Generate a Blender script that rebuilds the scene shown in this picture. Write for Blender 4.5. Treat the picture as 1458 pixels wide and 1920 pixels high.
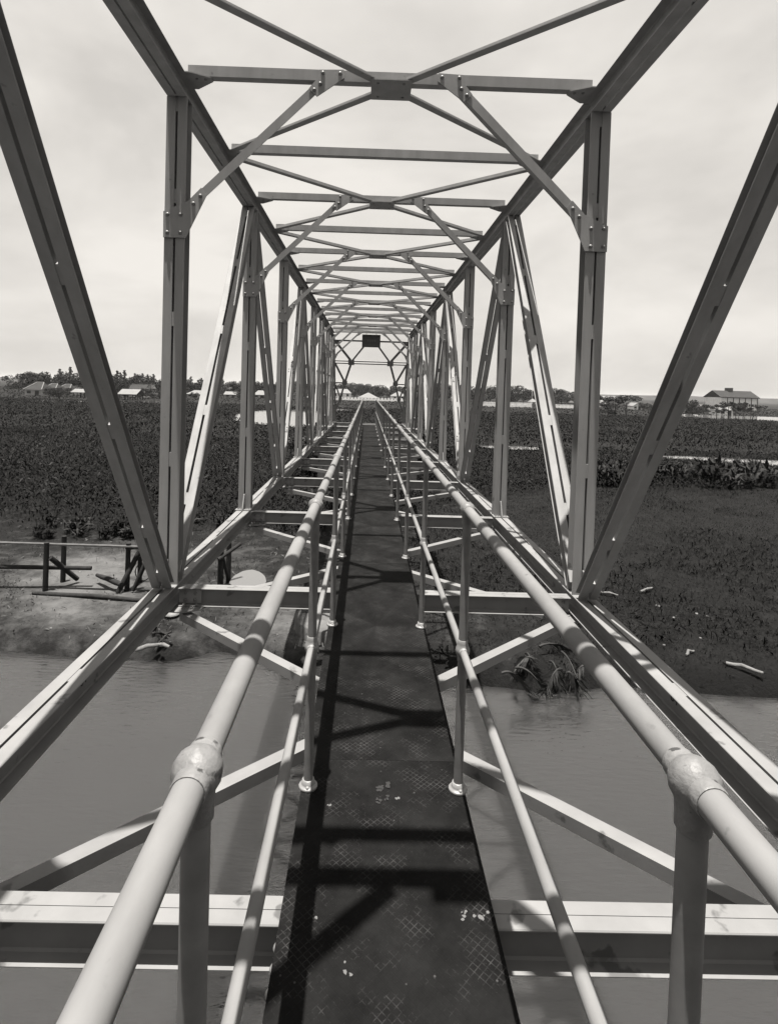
import bpy, bmesh, math, random
import numpy as np
from mathutils import Vector, Matrix

# ------------------------------------------------------------------ clear
for o in list(bpy.data.objects):
    bpy.data.objects.remove(o, do_unlink=True)
scene = bpy.context.scene
C = scene.collection
random.seed(7)
RNG = np.random.default_rng(11)

# ------------------------------------------------------------------ camera (view camera with a falling front)
IW, IH = 1458.0, 1920.0                      # size of the photograph
F, PX, PY = 1050.0, 701.04, 759.03           # focal length and principal point in its pixels
YAW, PITCH, ROLL = 0.01257, -0.02739, 0.03024
CAM = Vector((-0.09194, -1.53378, 1.45027))
_fwd = Vector((math.sin(YAW)*math.cos(PITCH), math.cos(YAW)*math.cos(PITCH), math.sin(PITCH)))
_right = Vector((math.cos(YAW), -math.sin(YAW), 0))
_up = _right.cross(_fwd)
_r2 = math.cos(ROLL)*_right + math.sin(ROLL)*_up
_u2 = -math.sin(ROLL)*_right + math.cos(ROLL)*_up
cd = bpy.data.cameras.new('camera')
cam = bpy.data.objects.new('camera', cd); C.objects.link(cam)
m3 = Matrix((_r2, _u2, -_fwd)).transposed()
cam.matrix_world = Matrix.Translation(CAM) @ m3.to_4x4()
cd.sensor_fit = 'VERTICAL'; cd.sensor_height = 24.0
cd.lens = F/IH*24.0
cd.shift_x = (IW/2-PX)/IH
cd.shift_y = -(IH/2-PY)/IH
cd.clip_start = 0.05; cd.clip_end = 20000
scene.camera = cam
scene.render.resolution_x = 777; scene.render.resolution_y = 1024

def ray(px, py):
    return ((px-PX)/F)*_r2 - ((py-PY)/F)*_u2 + _fwd
def at(px, py, z):                           # where the ray of a pixel meets the level z
    d = ray(px, py); t = (z-CAM.z)/d.z
    return CAM + t*d

# ------------------------------------------------------------------ sky and sun
SUN_DX, SUN_DY = 0.050, 0.0785               # shadow displacement per metre of height
sun_dir = Vector((-SUN_DX, -SUN_DY, 1)).normalized()      # towards the sun
elev = math.asin(sun_dir.z)
w = bpy.data.worlds.new('World'); scene.world = w; w.use_nodes = True
nt = w.node_tree; N = nt.nodes; Lk = nt.links
for n in list(N): N.remove(n)
out = N.new('ShaderNodeOutputWorld'); bg = N.new('ShaderNodeBackground')
sky = N.new('ShaderNodeTexSky'); sky.sky_type = 'NISHITA'; sky.sun_disc = False
sky.sun_elevation = elev; sky.sun_rotation = math.atan2(sun_dir.x, sun_dir.y)
sky.air_density = 1.0; sky.dust_density = 3.0; sky.ozone_density = 1.0
bw = N.new('ShaderNodeRGBToBW'); Lk.new(sky.outputs[0], bw.inputs[0])
tc = N.new('ShaderNodeTexCoord'); mp = N.new('ShaderNodeMapping')
mp.inputs['Scale'].default_value = (1.0, 1.0, 2.2)
Lk.new(tc.outputs['Generated'], mp.inputs[0])
nz = N.new('ShaderNodeTexNoise'); nz.inputs['Scale'].default_value = 2.1; nz.inputs['Detail'].default_value = 5
nz.inputs['Roughness'].default_value = 0.55; nz.inputs['Distortion'].default_value = 0.3
Lk.new(mp.outputs[0], nz.inputs['Vector'])
cr = N.new('ShaderNodeMapRange'); cr.inputs['From Min'].default_value = 0.34; cr.inputs['From Max'].default_value = 0.62
cr.inputs['To Min'].default_value = 4.9; cr.inputs['To Max'].default_value = 6.7
Lk.new(nz.outputs[0], cr.inputs['Value'])
mx = N.new('ShaderNodeMix'); mx.data_type = 'FLOAT'; mx.inputs[0].default_value = 0.86
Lk.new(bw.outputs[0], mx.inputs[2]); Lk.new(cr.outputs[0], mx.inputs[3])
tint = N.new('ShaderNodeMix'); tint.data_type = 'RGBA'; tint.blend_type = 'MULTIPLY'; tint.inputs[0].default_value = 1.0
tint.inputs[7].default_value = (1.0, 0.958, 0.90, 1)
Lk.new(mx.outputs[0], tint.inputs[6]); Lk.new(tint.outputs[2], bg.inputs[0])
bg.inputs['Strength'].default_value = 0.05
Lk.new(bg.outputs[0], out.inputs[0])

sd = bpy.data.lights.new('sun', 'SUN'); sd.energy = 5.0; sd.angle = math.radians(0.53); sd.color = (1.0, 0.96, 0.905)
so = bpy.data.objects.new('sun', sd); C.objects.link(so)
so.rotation_euler = sun_dir.to_track_quat('Z', 'Y').to_euler(); so.location = (0, 0, 40)
vs = scene.view_settings; vs.view_transform = 'Standard'; vs.look = 'None'; vs.exposure = 1.52; vs.gamma = 1.0
vs.use_curve_mapping = False

# ------------------------------------------------------------------ materials (a monochrome print: greys only)
M = {}
def mat(name, v, rough=0.6, var=0.15, scale=6.0, bump=0.0, bscale=60.0, spec=0.4, spots=None, stretch=None, metal=0.0, trans=0.0):
    v *= 0.373
    if spots: spots = (spots[0]*0.373, spots[1], spots[2])
    m = bpy.data.materials.new(name); m.use_nodes = True
    t = m.node_tree; n = t.nodes; l = t.links
    b = n['Principled BSDF']; b.inputs['Roughness'].default_value = rough
    b.inputs['Specular IOR Level'].default_value = spec; b.inputs['Metallic'].default_value = metal
    co = n.new('ShaderNodeTexCoord'); ma = n.new('ShaderNodeMapping')
    if stretch: ma.inputs['Scale'].default_value = stretch
    l.new(co.outputs['Object'], ma.inputs[0])
    no = n.new('ShaderNodeTexNoise'); no.inputs['Scale'].default_value = scale; no.inputs['Detail'].default_value = 6
    no.inputs['Roughness'].default_value = 0.6
    l.new(ma.outputs[0], no.inputs['Vector'])
    mr = n.new('ShaderNodeMapRange'); mr.inputs['From Min'].default_value = 0.3; mr.inputs['From Max'].default_value = 0.7
    mr.inputs['To Min'].default_value = v*(1-var); mr.inputs['To Max'].default_value = v*(1+var)
    l.new(no.outputs[0], mr.inputs['Value']); last = mr.outputs[0]
    if spots:                                # (value, noise scale, threshold)
        sv, ss, st = spots
        n2 = n.new('ShaderNodeTexNoise'); n2.inputs['Scale'].default_value = ss; n2.inputs['Detail'].default_value = 4
        l.new(co.outputs['Object'], n2.inputs['Vector'])
        r2 = n.new('ShaderNodeMapRange'); r2.inputs['From Min'].default_value = st; r2.inputs['From Max'].default_value = st+0.05
        l.new(n2.outputs[0], r2.inputs['Value'])
        m2 = n.new('ShaderNodeMix'); m2.data_type = 'FLOAT'; m2.inputs[3].default_value = sv
        l.new(r2.outputs[0], m2.inputs[0]); l.new(last, m2.inputs[2]); last = m2.outputs[0]
    l.new(last, b.inputs['Base Color'])
    if bump:
        n3 = n.new('ShaderNodeTexNoise'); n3.inputs['Scale'].default_value = bscale; n3.inputs['Detail'].default_value = 5
        l.new(co.outputs['Object'], n3.inputs['Vector'])
        bp = n.new('ShaderNodeBump'); bp.inputs['Strength'].default_value = bump; bp.inputs['Distance'].default_value = 0.0025 if bscale >= 80 else 0.02
        l.new(n3.outputs[0], bp.inputs['Height']); l.new(bp.outputs[0], b.inputs['Normal'])
    M[name] = m; return m

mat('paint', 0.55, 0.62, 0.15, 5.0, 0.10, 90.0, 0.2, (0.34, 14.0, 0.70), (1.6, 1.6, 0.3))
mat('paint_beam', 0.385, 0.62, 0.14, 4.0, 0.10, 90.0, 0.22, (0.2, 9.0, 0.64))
mat('rail_paint', 0.35, 0.68, 0.18, 14.0, 0.06, 120.0, 0.18, (0.25, 26.0, 0.70), (1, 0.35, 1))
mat('joint_paint', 0.33, 0.5, 0.25, 30.0, 0.5, 160.0, 0.35, (0.10, 55.0, 0.62))
mat('flange_paint', 0.42, 0.4, 0.12, 40.0, 0.15, 160.0, 0.5)
mat('bolt_paint', 0.34, 0.4, 0.15, 30.0, 0.0, 60, 0.5)
mat('dark_steel', 0.05, 0.6, 0.3, 12.0, 0.2, 60.0, 0.3)
mat('mark_black', 0.02, 0.7, 0.1)
mat('sign_board', 0.035, 0.5, 0.1)
mat('sign_letter', 0.11, 0.6, 0.1)
mat('concrete', 0.24, 0.9, 0.25, 5.0, 0.3, 40.0, 0.2, (0.12, 7.0, 0.62))
mat('timber', 0.05, 0.85, 0.35, 8.0, 0.4, 40.0, 0.15, None, (1, 1, 0.2))
mat('timber_pale', 0.17, 0.85, 0.3, 8.0, 0.3, 40.0, 0.15)
mat('driftwood', 0.30, 0.85, 0.3, 14.0, 0.4, 60.0, 0.15)
mat('stone', 0.38, 0.85, 0.3, 9.0, 0.4, 30.0, 0.2)
mat('bark', 0.05, 0.9, 0.3, 6.0, 0.3, 20.0, 0.1)
mat('leaf', 0.0145, 0.75, 0.75, 3.0, 0, 60, 0.10)
mat('leaf_pale', 0.046, 0.7, 0.45, 0.8, 0, 60, 0.12)
mat('leaf_tree', 0.022, 0.6, 0.4, 0.5, 0, 60, 0.2)
mat('grass', 0.017, 0.75, 0.5, 0.6, 0, 60, 0.08)
mat('frond', 0.05, 0.6, 0.4, 8.0, 0, 60, 0.2)
mat('wall_white', 2.0, 0.85, 0.12, 1.5, 0, 60, 0.2)
mat('wall_grey', 0.8, 0.85, 0.15, 1.5, 0, 60, 0.2)
mat('roof_dark', 0.05, 0.8, 0.25, 1.2, 0, 60, 0.2)
mat('roof_mid', 0.05, 0.8, 0.25, 1.2, 0, 60, 0.2)
mat('roof_white', 0.36, 0.7, 0.12, 1.2, 0, 60, 0.2)
mat('opening_dark', 0.02, 0.7, 0.1)
mat('sand_road', 0.34, 0.95, 0.2, 0.4, 0, 60, 0.1)
mat('far_wood', 0.06, 0.9, 0.35, 0.08, 0, 60, 0.05)

def deck_material():
    m = bpy.data.materials.new('deck_plate'); m.use_nodes = True
    t = m.node_tree; n = t.nodes; l = t.links; b = n['Principled BSDF']
    b.inputs['Roughness'].default_value = 0.75; b.inputs['Specular IOR Level'].default_value = 0.08
    co = n.new('ShaderNodeTexCoord')
    lines = []
    for ang in (math.radians(45), math.radians(-45)):
        ma = n.new('ShaderNodeMapping'); ma.inputs['Rotation'].default_value = (0, 0, ang)
        l.new(co.outputs['Object'], ma.inputs[0])
        wv = n.new('ShaderNodeTexWave'); wv.wave_type = 'BANDS'; wv.bands_direction = 'X'; wv.wave_profile = 'SIN'
        wv.inputs['Scale'].default_value = 19.0; wv.inputs['Distortion'].default_value = 0.25; wv.inputs['Detail'].default_value = 1
        l.new(ma.outputs[0], wv.inputs['Vector'])
        r = n.new('ShaderNodeMapRange'); r.inputs['From Min'].default_value = 0.90; r.inputs['From Max'].default_value = 0.995
        l.new(wv.outputs['Fac'], r.inputs['Value']); lines.append(r.outputs[0])
    mxn = n.new('ShaderNodeMath'); mxn.operation = 'MAXIMUM'; l.new(lines[0], mxn.inputs[0]); l.new(lines[1], mxn.inputs[1])
    # wear: only patches of the raised ribs are rubbed pale
    w1 = n.new('ShaderNodeTexNoise'); w1.inputs['Scale'].default_value = 5.0; w1.inputs['Detail'].default_value = 8; w1.inputs['Roughness'].default_value = 0.75
    l.new(co.outputs['Object'], w1.inputs['Vector'])
    wr = n.new('ShaderNodeMapRange'); wr.inputs['From Min'].default_value = 0.50; wr.inputs['From Max'].default_value = 0.72
    l.new(w1.outputs[0], wr.inputs['Value'])
    mul = n.new('ShaderNodeMath'); mul.operation = 'MULTIPLY'; l.new(mxn.outputs[0], mul.inputs[0]); l.new(wr.outputs[0], mul.inputs[1])
    # dusty base
    d1 = n.new('ShaderNodeTexNoise'); d1.inputs['Scale'].default_value = 3.0; d1.inputs['Detail'].default_value = 9; d1.inputs['Roughness'].default_value = 0.7
    l.new(co.outputs['Object'], d1.inputs['Vector'])
    dr = n.new('ShaderNodeMapRange'); dr.inputs['From Min'].default_value = 0.38; dr.inputs['From Max'].default_value = 0.70
    dr.inputs['To Min'].default_value = 0.0018; dr.inputs['To Max'].default_value = 0.0092
    l.new(d1.outputs[0], dr.inputs['Value'])
    # small flecks
    f1 = n.new('ShaderNodeTexVoronoi'); f1.inputs['Scale'].default_value = 26.0
    l.new(co.outputs['Object'], f1.inputs['Vector'])
    fr = n.new('ShaderNodeMapRange'); fr.inputs['From Min'].default_value = 0.10; fr.inputs['From Max'].default_value = 0.05
    l.new(f1.outputs['Distance'], fr.inputs['Value'])
    f2 = n.new('ShaderNodeMath'); f2.operation = 'GREATER_THAN'; f2.inputs[1].default_value = 0.80
    sp = n.new('ShaderNodeSeparateColor'); l.new(f1.outputs['Color'], sp.inputs[0]); l.new(sp.outputs[0], f2.inputs[0])
    f3 = n.new('ShaderNodeMath'); f3.operation = 'MULTIPLY'; l.new(fr.outputs[0], f3.inputs[0]); l.new(f2.outputs[0], f3.inputs[1])
    m1 = n.new('ShaderNodeMix'); m1.data_type = 'FLOAT'; m1.inputs[3].default_value = 0.042
    l.new(mul.outputs[0], m1.inputs[0]); l.new(dr.outputs[0], m1.inputs[2])
    m2 = n.new('ShaderNodeMix'); m2.data_type = 'FLOAT'; m2.inputs[3].default_value = 0.035
    l.new(f3.outputs[0], m2.inputs[0]); l.new(m1.outputs[0], m2.inputs[2])
    g1 = n.new('ShaderNodeTexNoise'); g1.inputs['Scale'].default_value = 130.0; g1.inputs['Detail'].default_value = 3
    l.new(co.outputs['Object'], g1.inputs['Vector'])
    gr = n.new('ShaderNodeMapRange'); gr.inputs['From Min'].default_value = 0.60; gr.inputs['From Max'].default_value = 0.74; gr.inputs['To Max'].default_value = 0.6
    l.new(g1.outputs[0], gr.inputs['Value'])
    gm_ = n.new('ShaderNodeMath'); gm_.operation = 'MULTIPLY'; l.new(gr.outputs[0], gm_.inputs[0]); l.new(wr.outputs[0], gm_.inputs[1])
    m3_ = n.new('ShaderNodeMix'); m3_.data_type = 'FLOAT'; m3_.inputs[3].default_value = 0.036
    l.new(gm_.outputs[0], m3_.inputs[0]); l.new(m2.outputs[0], m3_.inputs[2])
    l.new(m3_.outputs[0], b.inputs['Base Color'])
    bp = n.new('ShaderNodeBump'); bp.inputs['Strength'].default_value = 0.22; bp.inputs['Distance'].default_value = 0.002
    l.new(mxn.outputs[0], bp.inputs['Height']); l.new(bp.outputs[0], b.inputs['Normal'])
    M['deck'] = m
deck_material()

def water_material(name, v, rscale, strength, sss=0.0):
    m = bpy.data.materials.new(name); m.use_nodes = True
    t = m.node_tree; n = t.nodes; l = t.links; b = n['Principled BSDF']
    b.inputs['Base Color'].default_value = (v, v, v, 1); b.inputs['Roughness'].default_value = 0.06; b.inputs['IOR'].default_value = 1.8 if sss else 1.33
    if sss:                                  # silty water: light spreads below the surface and blurs shadows
        b.inputs['Subsurface Weight'].default_value = 1.0; b.inputs['Subsurface Radius'].default_value = (1, 1, 1); b.inputs['Subsurface Scale'].default_value = sss
    co = n.new('ShaderNodeTexCoord'); ma = n.new('ShaderNodeMapping')
    ma.inputs['Rotation'].default_value = (0, 0, math.radians(-24)); ma.inputs['Scale'].default_value = (0.45, 1.7, 1)
    l.new(co.outputs['Object'], ma.inputs[0])
    n1 = n.new('ShaderNodeTexNoise'); n1.inputs['Scale'].default_value = rscale; n1.inputs['Detail'].default_value = 3
    l.new(ma.outputs[0], n1.inputs['Vector'])
    n2 = n.new('ShaderNodeTexNoise'); n2.inputs['Scale'].default_value = 0.35; n2.inputs['Detail'].default_value = 3
    l.new(co.outputs['Object'], n2.inputs['Vector'])
    r2 = n.new('ShaderNodeMapRange'); r2.inputs['From Min'].default_value = 0.35; r2.inputs['From Max'].default_value = 0.65
    r2.inputs['To Min'].default_value = 0.15; r2.inputs['To Max'].default_value = 1.0
    l.new(n2.outputs[0], r2.inputs['Value'])
    mu = n.new('ShaderNodeMath'); mu.operation = 'MULTIPLY'; l.new(n1.outputs[0], mu.inputs[0]); l.new(r2.outputs[0], mu.inputs[1])
    bp = n.new('ShaderNodeBump'); bp.inputs['Strength'].default_value = strength; bp.inputs['Distance'].default_value = 0.02
    l.new(mu.outputs[0], bp.inputs['Height']); l.new(bp.outputs[0], b.inputs['Normal'])
    M[name] = m
water_material('water', 0.024, 9.0, 0.8, 1.2)
water_material('pond_water', 0.095, 3.0, 0.05)

def ground_material():
    m = bpy.data.materials.new('ground'); m.use_nodes = True
    t = m.node_tree; n = t.nodes; l = t.links; b = n['Principled BSDF']
    b.inputs['Roughness'].default_value = 0.92; b.inputs['Specular IOR Level'].default_value = 0.12
    co = n.new('ShaderNodeTexCoord')
    a1 = n.new('ShaderNodeTexNoise'); a1.inputs['Scale'].default_value = 2.2; a1.inputs['Detail'].default_value = 10; a1.inputs['Roughness'].default_value = 0.7
    l.new(co.outputs['Object'], a1.inputs['Vector'])
    at_ = n.new('ShaderNodeAttribute'); at_.attribute_name = 'bare'
    # attribute 'bare': 0 = turf, 1 = trodden silt; the noise frays the border
    ad = n.new('ShaderNodeMath'); ad.operation = 'ADD'; l.new(at_.outputs['Fac'], ad.inputs[0])
    s1 = n.new('ShaderNodeMath'); s1.operation = 'SUBTRACT'; s1.inputs[1].default_value = 0.5; l.new(a1.outputs[0], s1.inputs[0])
    s2 = n.new('ShaderNodeMath'); s2.operation = 'MULTIPLY'; s2.inputs[1].default_value = 1.6; l.new(s1.outputs[0], s2.inputs[0])
    l.new(s2.outputs[0], ad.inputs[1])
    rp = n.new('ShaderNodeValToRGB'); e = rp.color_ramp.elements
    e[0].position = 0.0; e[0].color = (0.0045,)*3+(1,); e[1].position = 1.0; e[1].color = (0.085,)*3+(1,)
    k = e.new(0.3); k.color = (0.010,)*3+(1,); k = e.new(0.62); k.color = (0.037,)*3+(1,)
    l.new(ad.outputs[0], rp.inputs[0])
    l.new(rp.outputs[0], b.inputs['Base Color'])
    a2 = n.new('ShaderNodeTexNoise'); a2.inputs['Scale'].default_value = 14; a2.inputs['Detail'].default_value = 8; a2.inputs['Roughness'].default_value = 0.7
    l.new(co.outputs['Object'], a2.inputs['Vector'])
    bp = n.new('ShaderNodeBump'); bp.inputs['Strength'].default_value = 0.8; bp.inputs['Distance'].default_value = 0.06
    l.new(a2.outputs[0], bp.inputs['Height']); l.new(bp.outputs[0], b.inputs['Normal'])
    M['ground'] = m
ground_material()

# ------------------------------------------------------------------ mesh helpers
WPOS = {}
def _place(o, parent, wloc=(0, 0, 0)):
    C.objects.link(o); wl = Vector(wloc)
    if parent is not None:
        o.parent = parent; o.location = wl - WPOS[parent.name]
    else: o.location = wl
    WPOS[o.name] = wl
    return o
def empty(name, loc, label=None, cat=None, group=None):
    o = bpy.data.objects.new(name, None); o.empty_display_size = 0.2
    _place(o, None, loc); tag(o, label, cat, group); return o
def tag(o, label=None, cat=None, group=None, kind=None):
    if label: o['label'] = label
    if cat: o['category'] = cat
    if group: o['group'] = group
    if kind: o['kind'] = kind
    return o
class MB:
    def __init__(s): s.v = []; s.f = []; s.sm = []
    def add(s, vs, fs, smooth=False):
        k = len(s.v); s.v += [tuple(x) for x in vs]
        s.f += [tuple(i+k for i in f) for f in fs]; s.sm += [smooth]*len(fs); return s
    def box(s, x0, x1, y0, y1, z0, z1):
        vs = [(x, y, z) for x in (x0, x1) for y in (y0, y1) for z in (z0, z1)]
        return s.add(vs, [(0, 1, 3, 2), (4, 6, 7, 5), (0, 4, 5, 1), (2, 3, 7, 6), (0, 2, 6, 4), (1, 5, 7, 3)])
    def prism(s, p0, p1, prof, up=(0, 0, 1)):
        p0, p1 = Vector(p0), Vector(p1); t = (p1-p0).normalized()
        sd_ = t.cross(Vector(up)).normalized(); nn = sd_.cross(t); n = len(prof)
        vs = [p0+u*sd_+v*nn for u, v in prof]+[p1+u*sd_+v*nn for u, v in prof]
        fs = [tuple(range(n))[::-1], tuple(range(n, 2*n))]+[(i, (i+1) % n, n+(i+1) % n, n+i) for i in range(n)]
        return s.add(vs, fs)
    def plate(s, poly, axis, a, b):          # polygon extruded along an axis
        def P(u, v, d): return {0: (d, u, v), 1: (u, d, v), 2: (u, v, d)}[axis]
        n = len(poly); vs = [P(u, v, a) for u, v in poly]+[P(u, v, b) for u, v in poly]
        fs = [tuple(range(n))[::-1], tuple(range(n, 2*n))]+[(i, (i+1) % n, n+(i+1) % n, n+i) for i in range(n)]
        return s.add(vs, fs)
    def tube(s, pts, rad, seg=16, cap=True):
        pts = [Vector(p) for p in pts]; rad = rad if isinstance(rad, (list, tuple)) else [rad]*len(pts)
        vs = []; t0 = (pts[1]-pts[0]).normalized(); ref = Vector((0, 0, 1)) if abs(t0.z) < 0.9 else Vector((1, 0, 0))
        for i, p in enumerate(pts):
            t = (pts[min(i+1, len(pts)-1)]-pts[max(i-1, 0)]).normalized()
            a = t.cross(ref).normalized(); b = a.cross(t)
            vs += [p+rad[i]*(math.cos(2*math.pi*j/seg)*a+math.sin(2*math.pi*j/seg)*b) for j in range(seg)]
        fs = [(i*seg+j, i*seg+(j+1) % seg, (i+1)*seg+(j+1) % seg, (i+1)*seg+j) for i in range(len(pts)-1) for j in range(seg)]
        s.add(vs, fs, True)
        if cap:
            s.add(vs[:seg], [tuple(range(seg))[::-1]]); s.add(vs[-seg:], [tuple(range(seg))])
        return s
    def lathe(s, prof, seg=20, axis='z', centre=(0, 0, 0)):      # prof: (radius, height)
        c = Vector(centre); vs = []
        for r, h in prof:
            for j in range(seg):
                a = 2*math.pi*j/seg; q = (r*math.cos(a), r*math.sin(a), h)
                if axis == 'y': q = (q[0], q[2], q[1])
                vs.append(c+Vector(q))
        m_ = len(prof)
        fs = [(i*seg+j, i*seg+(j+1) % seg, (i+1)*seg+(j+1) % seg, (i+1)*seg+j) for i in range(m_-1) for j in range(seg)]
        s.add(vs, fs, True); s.add(vs[:seg], [tuple(range(seg))[::-1]]); s.add(vs[-seg:], [tuple(range(seg))])
        return s
    def mesh(s, name, material):
        me = bpy.data.meshes.new(name); me.from_pydata([tuple(v) for v in s.v], [], s.f)
        me.polygons.foreach_set('use_smooth', s.sm)
        bm = bmesh.new(); bm.from_mesh(me); bmesh.ops.recalc_face_normals(bm, faces=bm.faces); bm.to_mesh(me); bm.free()
        me.materials.append(M[material]); return me
    def build(s, name, material, parent=None):
        if not s.v: return None
        # origin at the middle of the piece
        a = np.array([tuple(v) for v in s.v]); c = (a.min(0)+a.max(0))/2
        s.v = [tuple(v) for v in (a-c)]
        return _place(bpy.data.objects.new(name, s.mesh(name, material)), parent, c)
def inst(name, me, parent, wloc, rot=(0, 0, 0), scale=(1, 1, 1)):
    o = bpy.data.objects.new(name, me); o.rotation_euler = rot; o.scale = scale
    return _place(o, parent, wloc)

def fast_mesh(name, V, Fq, material, smooth=False):       # numpy vertices and equal-sided faces
    me = bpy.data.meshes.new(name); n, k = Fq.shape
    me.vertices.add(len(V)); me.vertices.foreach_set('co', np.ascontiguousarray(V, dtype=np.float32).ravel())
    me.loops.add(n*k); me.loops.foreach_set('vertex_index', np.ascontiguousarray(Fq, dtype=np.int32).ravel())
    me.polygons.add(n); me.polygons.foreach_set('loop_start', np.arange(0, n*k, k, dtype=np.int32))
    if smooth: me.polygons.foreach_set('use_smooth', np.ones(n, dtype=bool))
    me.update(calc_edges=True); me.validate(); me.materials.append(M[material]); return me

# ------------------------------------------------------------------ levels and outlines of the land
G, WL = -3.05, -3.33                           # bank level and river level
shore_px = [(-400, 1215), (62, 1232), (180, 1238), (250, 1237), (330, 1243), (405, 1222), (470, 1240), (540, 1268), (640, 1285), (750, 1290), (850, 1290), (960, 1292), (1020, 1304), (1090, 1299), (1180, 1288), (1300, 1304), (1400, 1313), (1900, 1345)]
shore = sorted((at(px, py, WL).x, at(px, py, WL).y) for px, py in shore_px)
SX = np.array([-400]+[a for a, b in shore]+[400.]); SY = np.array([shore[0][1]]+[b for a, b in shore]+[shore[-1][1]])
def shore_y(x): return np.interp(x, SX, SY)
def vnoise(x, y, f, seed):
    r = np.random.default_rng(seed); tot = 0; amp = 1
    for o_ in range(4):
        a = r.uniform(0, 6.28, 6); kx = r.uniform(-1, 1, 6)*f*2**o_; ky = r.uniform(-1, 1, 6)*f*2**o_
        tot = tot+amp*sum(np.sin(kx[i]*x+ky[i]*y+a[i]) for i in range(6))/6; amp *= .5
    return tot
ponds_px = {
    'marsh_pond': [(436, 789), (444, 778), (470, 772), (505, 770), (545, 769), (575, 772), (600, 772), (601, 792), (577, 800), (556, 803), (540, 801), (520, 793), (497, 799), (470, 795), (450, 791)],
    'puddle': [(428, 1098), (437, 1084), (455, 1074), (473, 1071), (488, 1076), (497, 1084), (500, 1096), (480, 1105), (450, 1106)],
    'creek': [(1236, 857), (1290, 858), (1340, 861), (1400, 864), (1520, 868), (1520, 880), (1400, 873), (1340, 868), (1290, 864), (1240, 862)],
    'far_canal': [(1272, 777), (1330, 779), (1400, 781), (1520, 785), (1520, 796), (1400, 788), (1340, 787), (1300, 784), (1274, 781)],
    'far_lake': [(1306, 758.5), (1352, 760), (1420, 762), (1420, 765), (1350, 763), (1308, 761)],
    'ditch': [(612, 767), (640, 768), (660, 769), (660, 772), (640, 772), (612, 771)],
    'slough': [(898, 838), (925, 838), (1010, 841), (1010, 846), (960, 845), (900, 841)],
}
ponds = {k: [at(a, b, G+0.03) for a, b in v] for k, v in ponds_px.items()}
def inside(poly, x, y):
    r = np.zeros(np.shape(x), bool); j = len(poly)-1
    for i in range(len(poly)):
        xi, yi, xj, yj = poly[i].x, poly[i].y, poly[j].x, poly[j].y
        with np.errstate(divide='ignore', invalid='ignore'):
            r ^= ((yi > y) != (yj > y)) & (x < (xj-xi)*(y-yi)/(yj-yi+1e-12)+xi)
        j = i
    return r
def ground_z(x, y):
    x = np.asarray(x, float); y = np.asarray(y, float)
    d = y-shore_y(x)-0.12*vnoise(x, y, 1.5, 5)
    d2 = -7.0-y                                # the near bank behind the camera
    d = np.maximum(d, d2)
    bank = np.clip((d+1.02)/1.5, 0, 1); bank = bank*bank*(3-2*bank)
    z = -4.6+(G+4.6)*np.clip(bank*1.0, 0, 1)
    near = np.clip((60-np.abs(y))/40, 0, 1)
    return z+0.035*vnoise(x, y, 1.1, 3)*near*np.clip(bank*2-1, 0, 1)
def bare(x, y):
    x = np.asarray(x, float); y = np.asarray(y, float)
    b = 0.18+0*x
    for px, py, r, a in [(180, 1080, 2.0, .62), (120, 1190, 1.6, .22), (150, 1120, 1.3, .15), (520, 1165, 1.5, .30), (560, 1190, 1.0, .25), (250, 1150, 1.2, .12), (330, 1195, 1.0, .1), (620, 1140, 1.3, .25), (130, 1060, 1.5, .25), (440, 1040, 1.6, .18), (860, 1180, 1.0, .1)]:
        p = at(px, py, G); b = b+a*np.exp(-((x-p.x)**2+((y-p.y)*.9)**2)/r**2)
    b = b-0.12*np.exp(-np.clip(y-shore_y(x), 0, 9)**2/.6)      # wet strip along the water
    return b-np.clip((x-2)/4, 0, 1)*.12*(y < 40)
# one sheet of ground to the horizon
gx = np.concatenate([-np.geomspace(2500, 26, 40), np.arange(-25, 27, .22), np.geomspace(27.5, 2500, 40)])
gy = np.concatenate([np.linspace(-900, -20, 12), np.arange(-19, 4.5, .9), np.arange(4.6, 20, .14), np.geomspace(20.2, 3000, 90)])
XX, YY = np.meshgrid(gx, gy); ZZ = ground_z(XX, YY)
for k, v in ponds.items(): pass
nx, ny = len(gx), len(gy); idx = np.arange(nx*ny).reshape(ny, nx)
Fq = np.stack([idx[:-1, :-1], idx[:-1, 1:], idx[1:, 1:], idx[1:, :-1]], -1).reshape(-1, 4)
gm = fast_mesh('ground', np.stack([XX, YY, ZZ], -1).reshape(-1, 3), Fq, 'ground', True)
att = gm.attributes.new('bare', 'FLOAT', 'POINT'); att.data.foreach_set('value', bare(XX, YY).ravel().astype(np.float32))
tag(_place(bpy.data.objects.new('ground', gm), None), kind='structure')
# river and still water
mb = MB(); mb.add([(-400, -16, WL), (400, -16, WL), (400, 16, WL), (-400, 16, WL)], [(0, 1, 2, 3)])
tag(mb.build('river', 'water'), kind='structure')
for k, v in ponds.items():
    # round the outline
    pts = []
    for i in range(len(v)):
        a, b, c = v[i-1], v[i], v[(i+1) % len(v)]
        pts += [b.lerp(a, .25), b*.5+b.lerp(a, .25)*.25+b.lerp(c, .25)*.25, b.lerp(c, .25)]
    z = G+(0.075 if k == 'puddle' else 0.13)
    mb = MB(); mb.add([(p.x, p.y, z) for p in pts], [tuple(range(len(pts)))])
    tag(mb.build(k, 'pond_water'), kind='structure')
# pale strip of road on the far side and the field tracks
mb = MB(); a = [at(62, 750, G), at(300, 754, G), at(300, 757, G), at(62, 753, G)]
mb.add([(p.x, p.y, G+.05) for p in a], [(0, 1, 2, 3)]); tag(mb.build('road', 'sand_road'), kind='structure')
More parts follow.
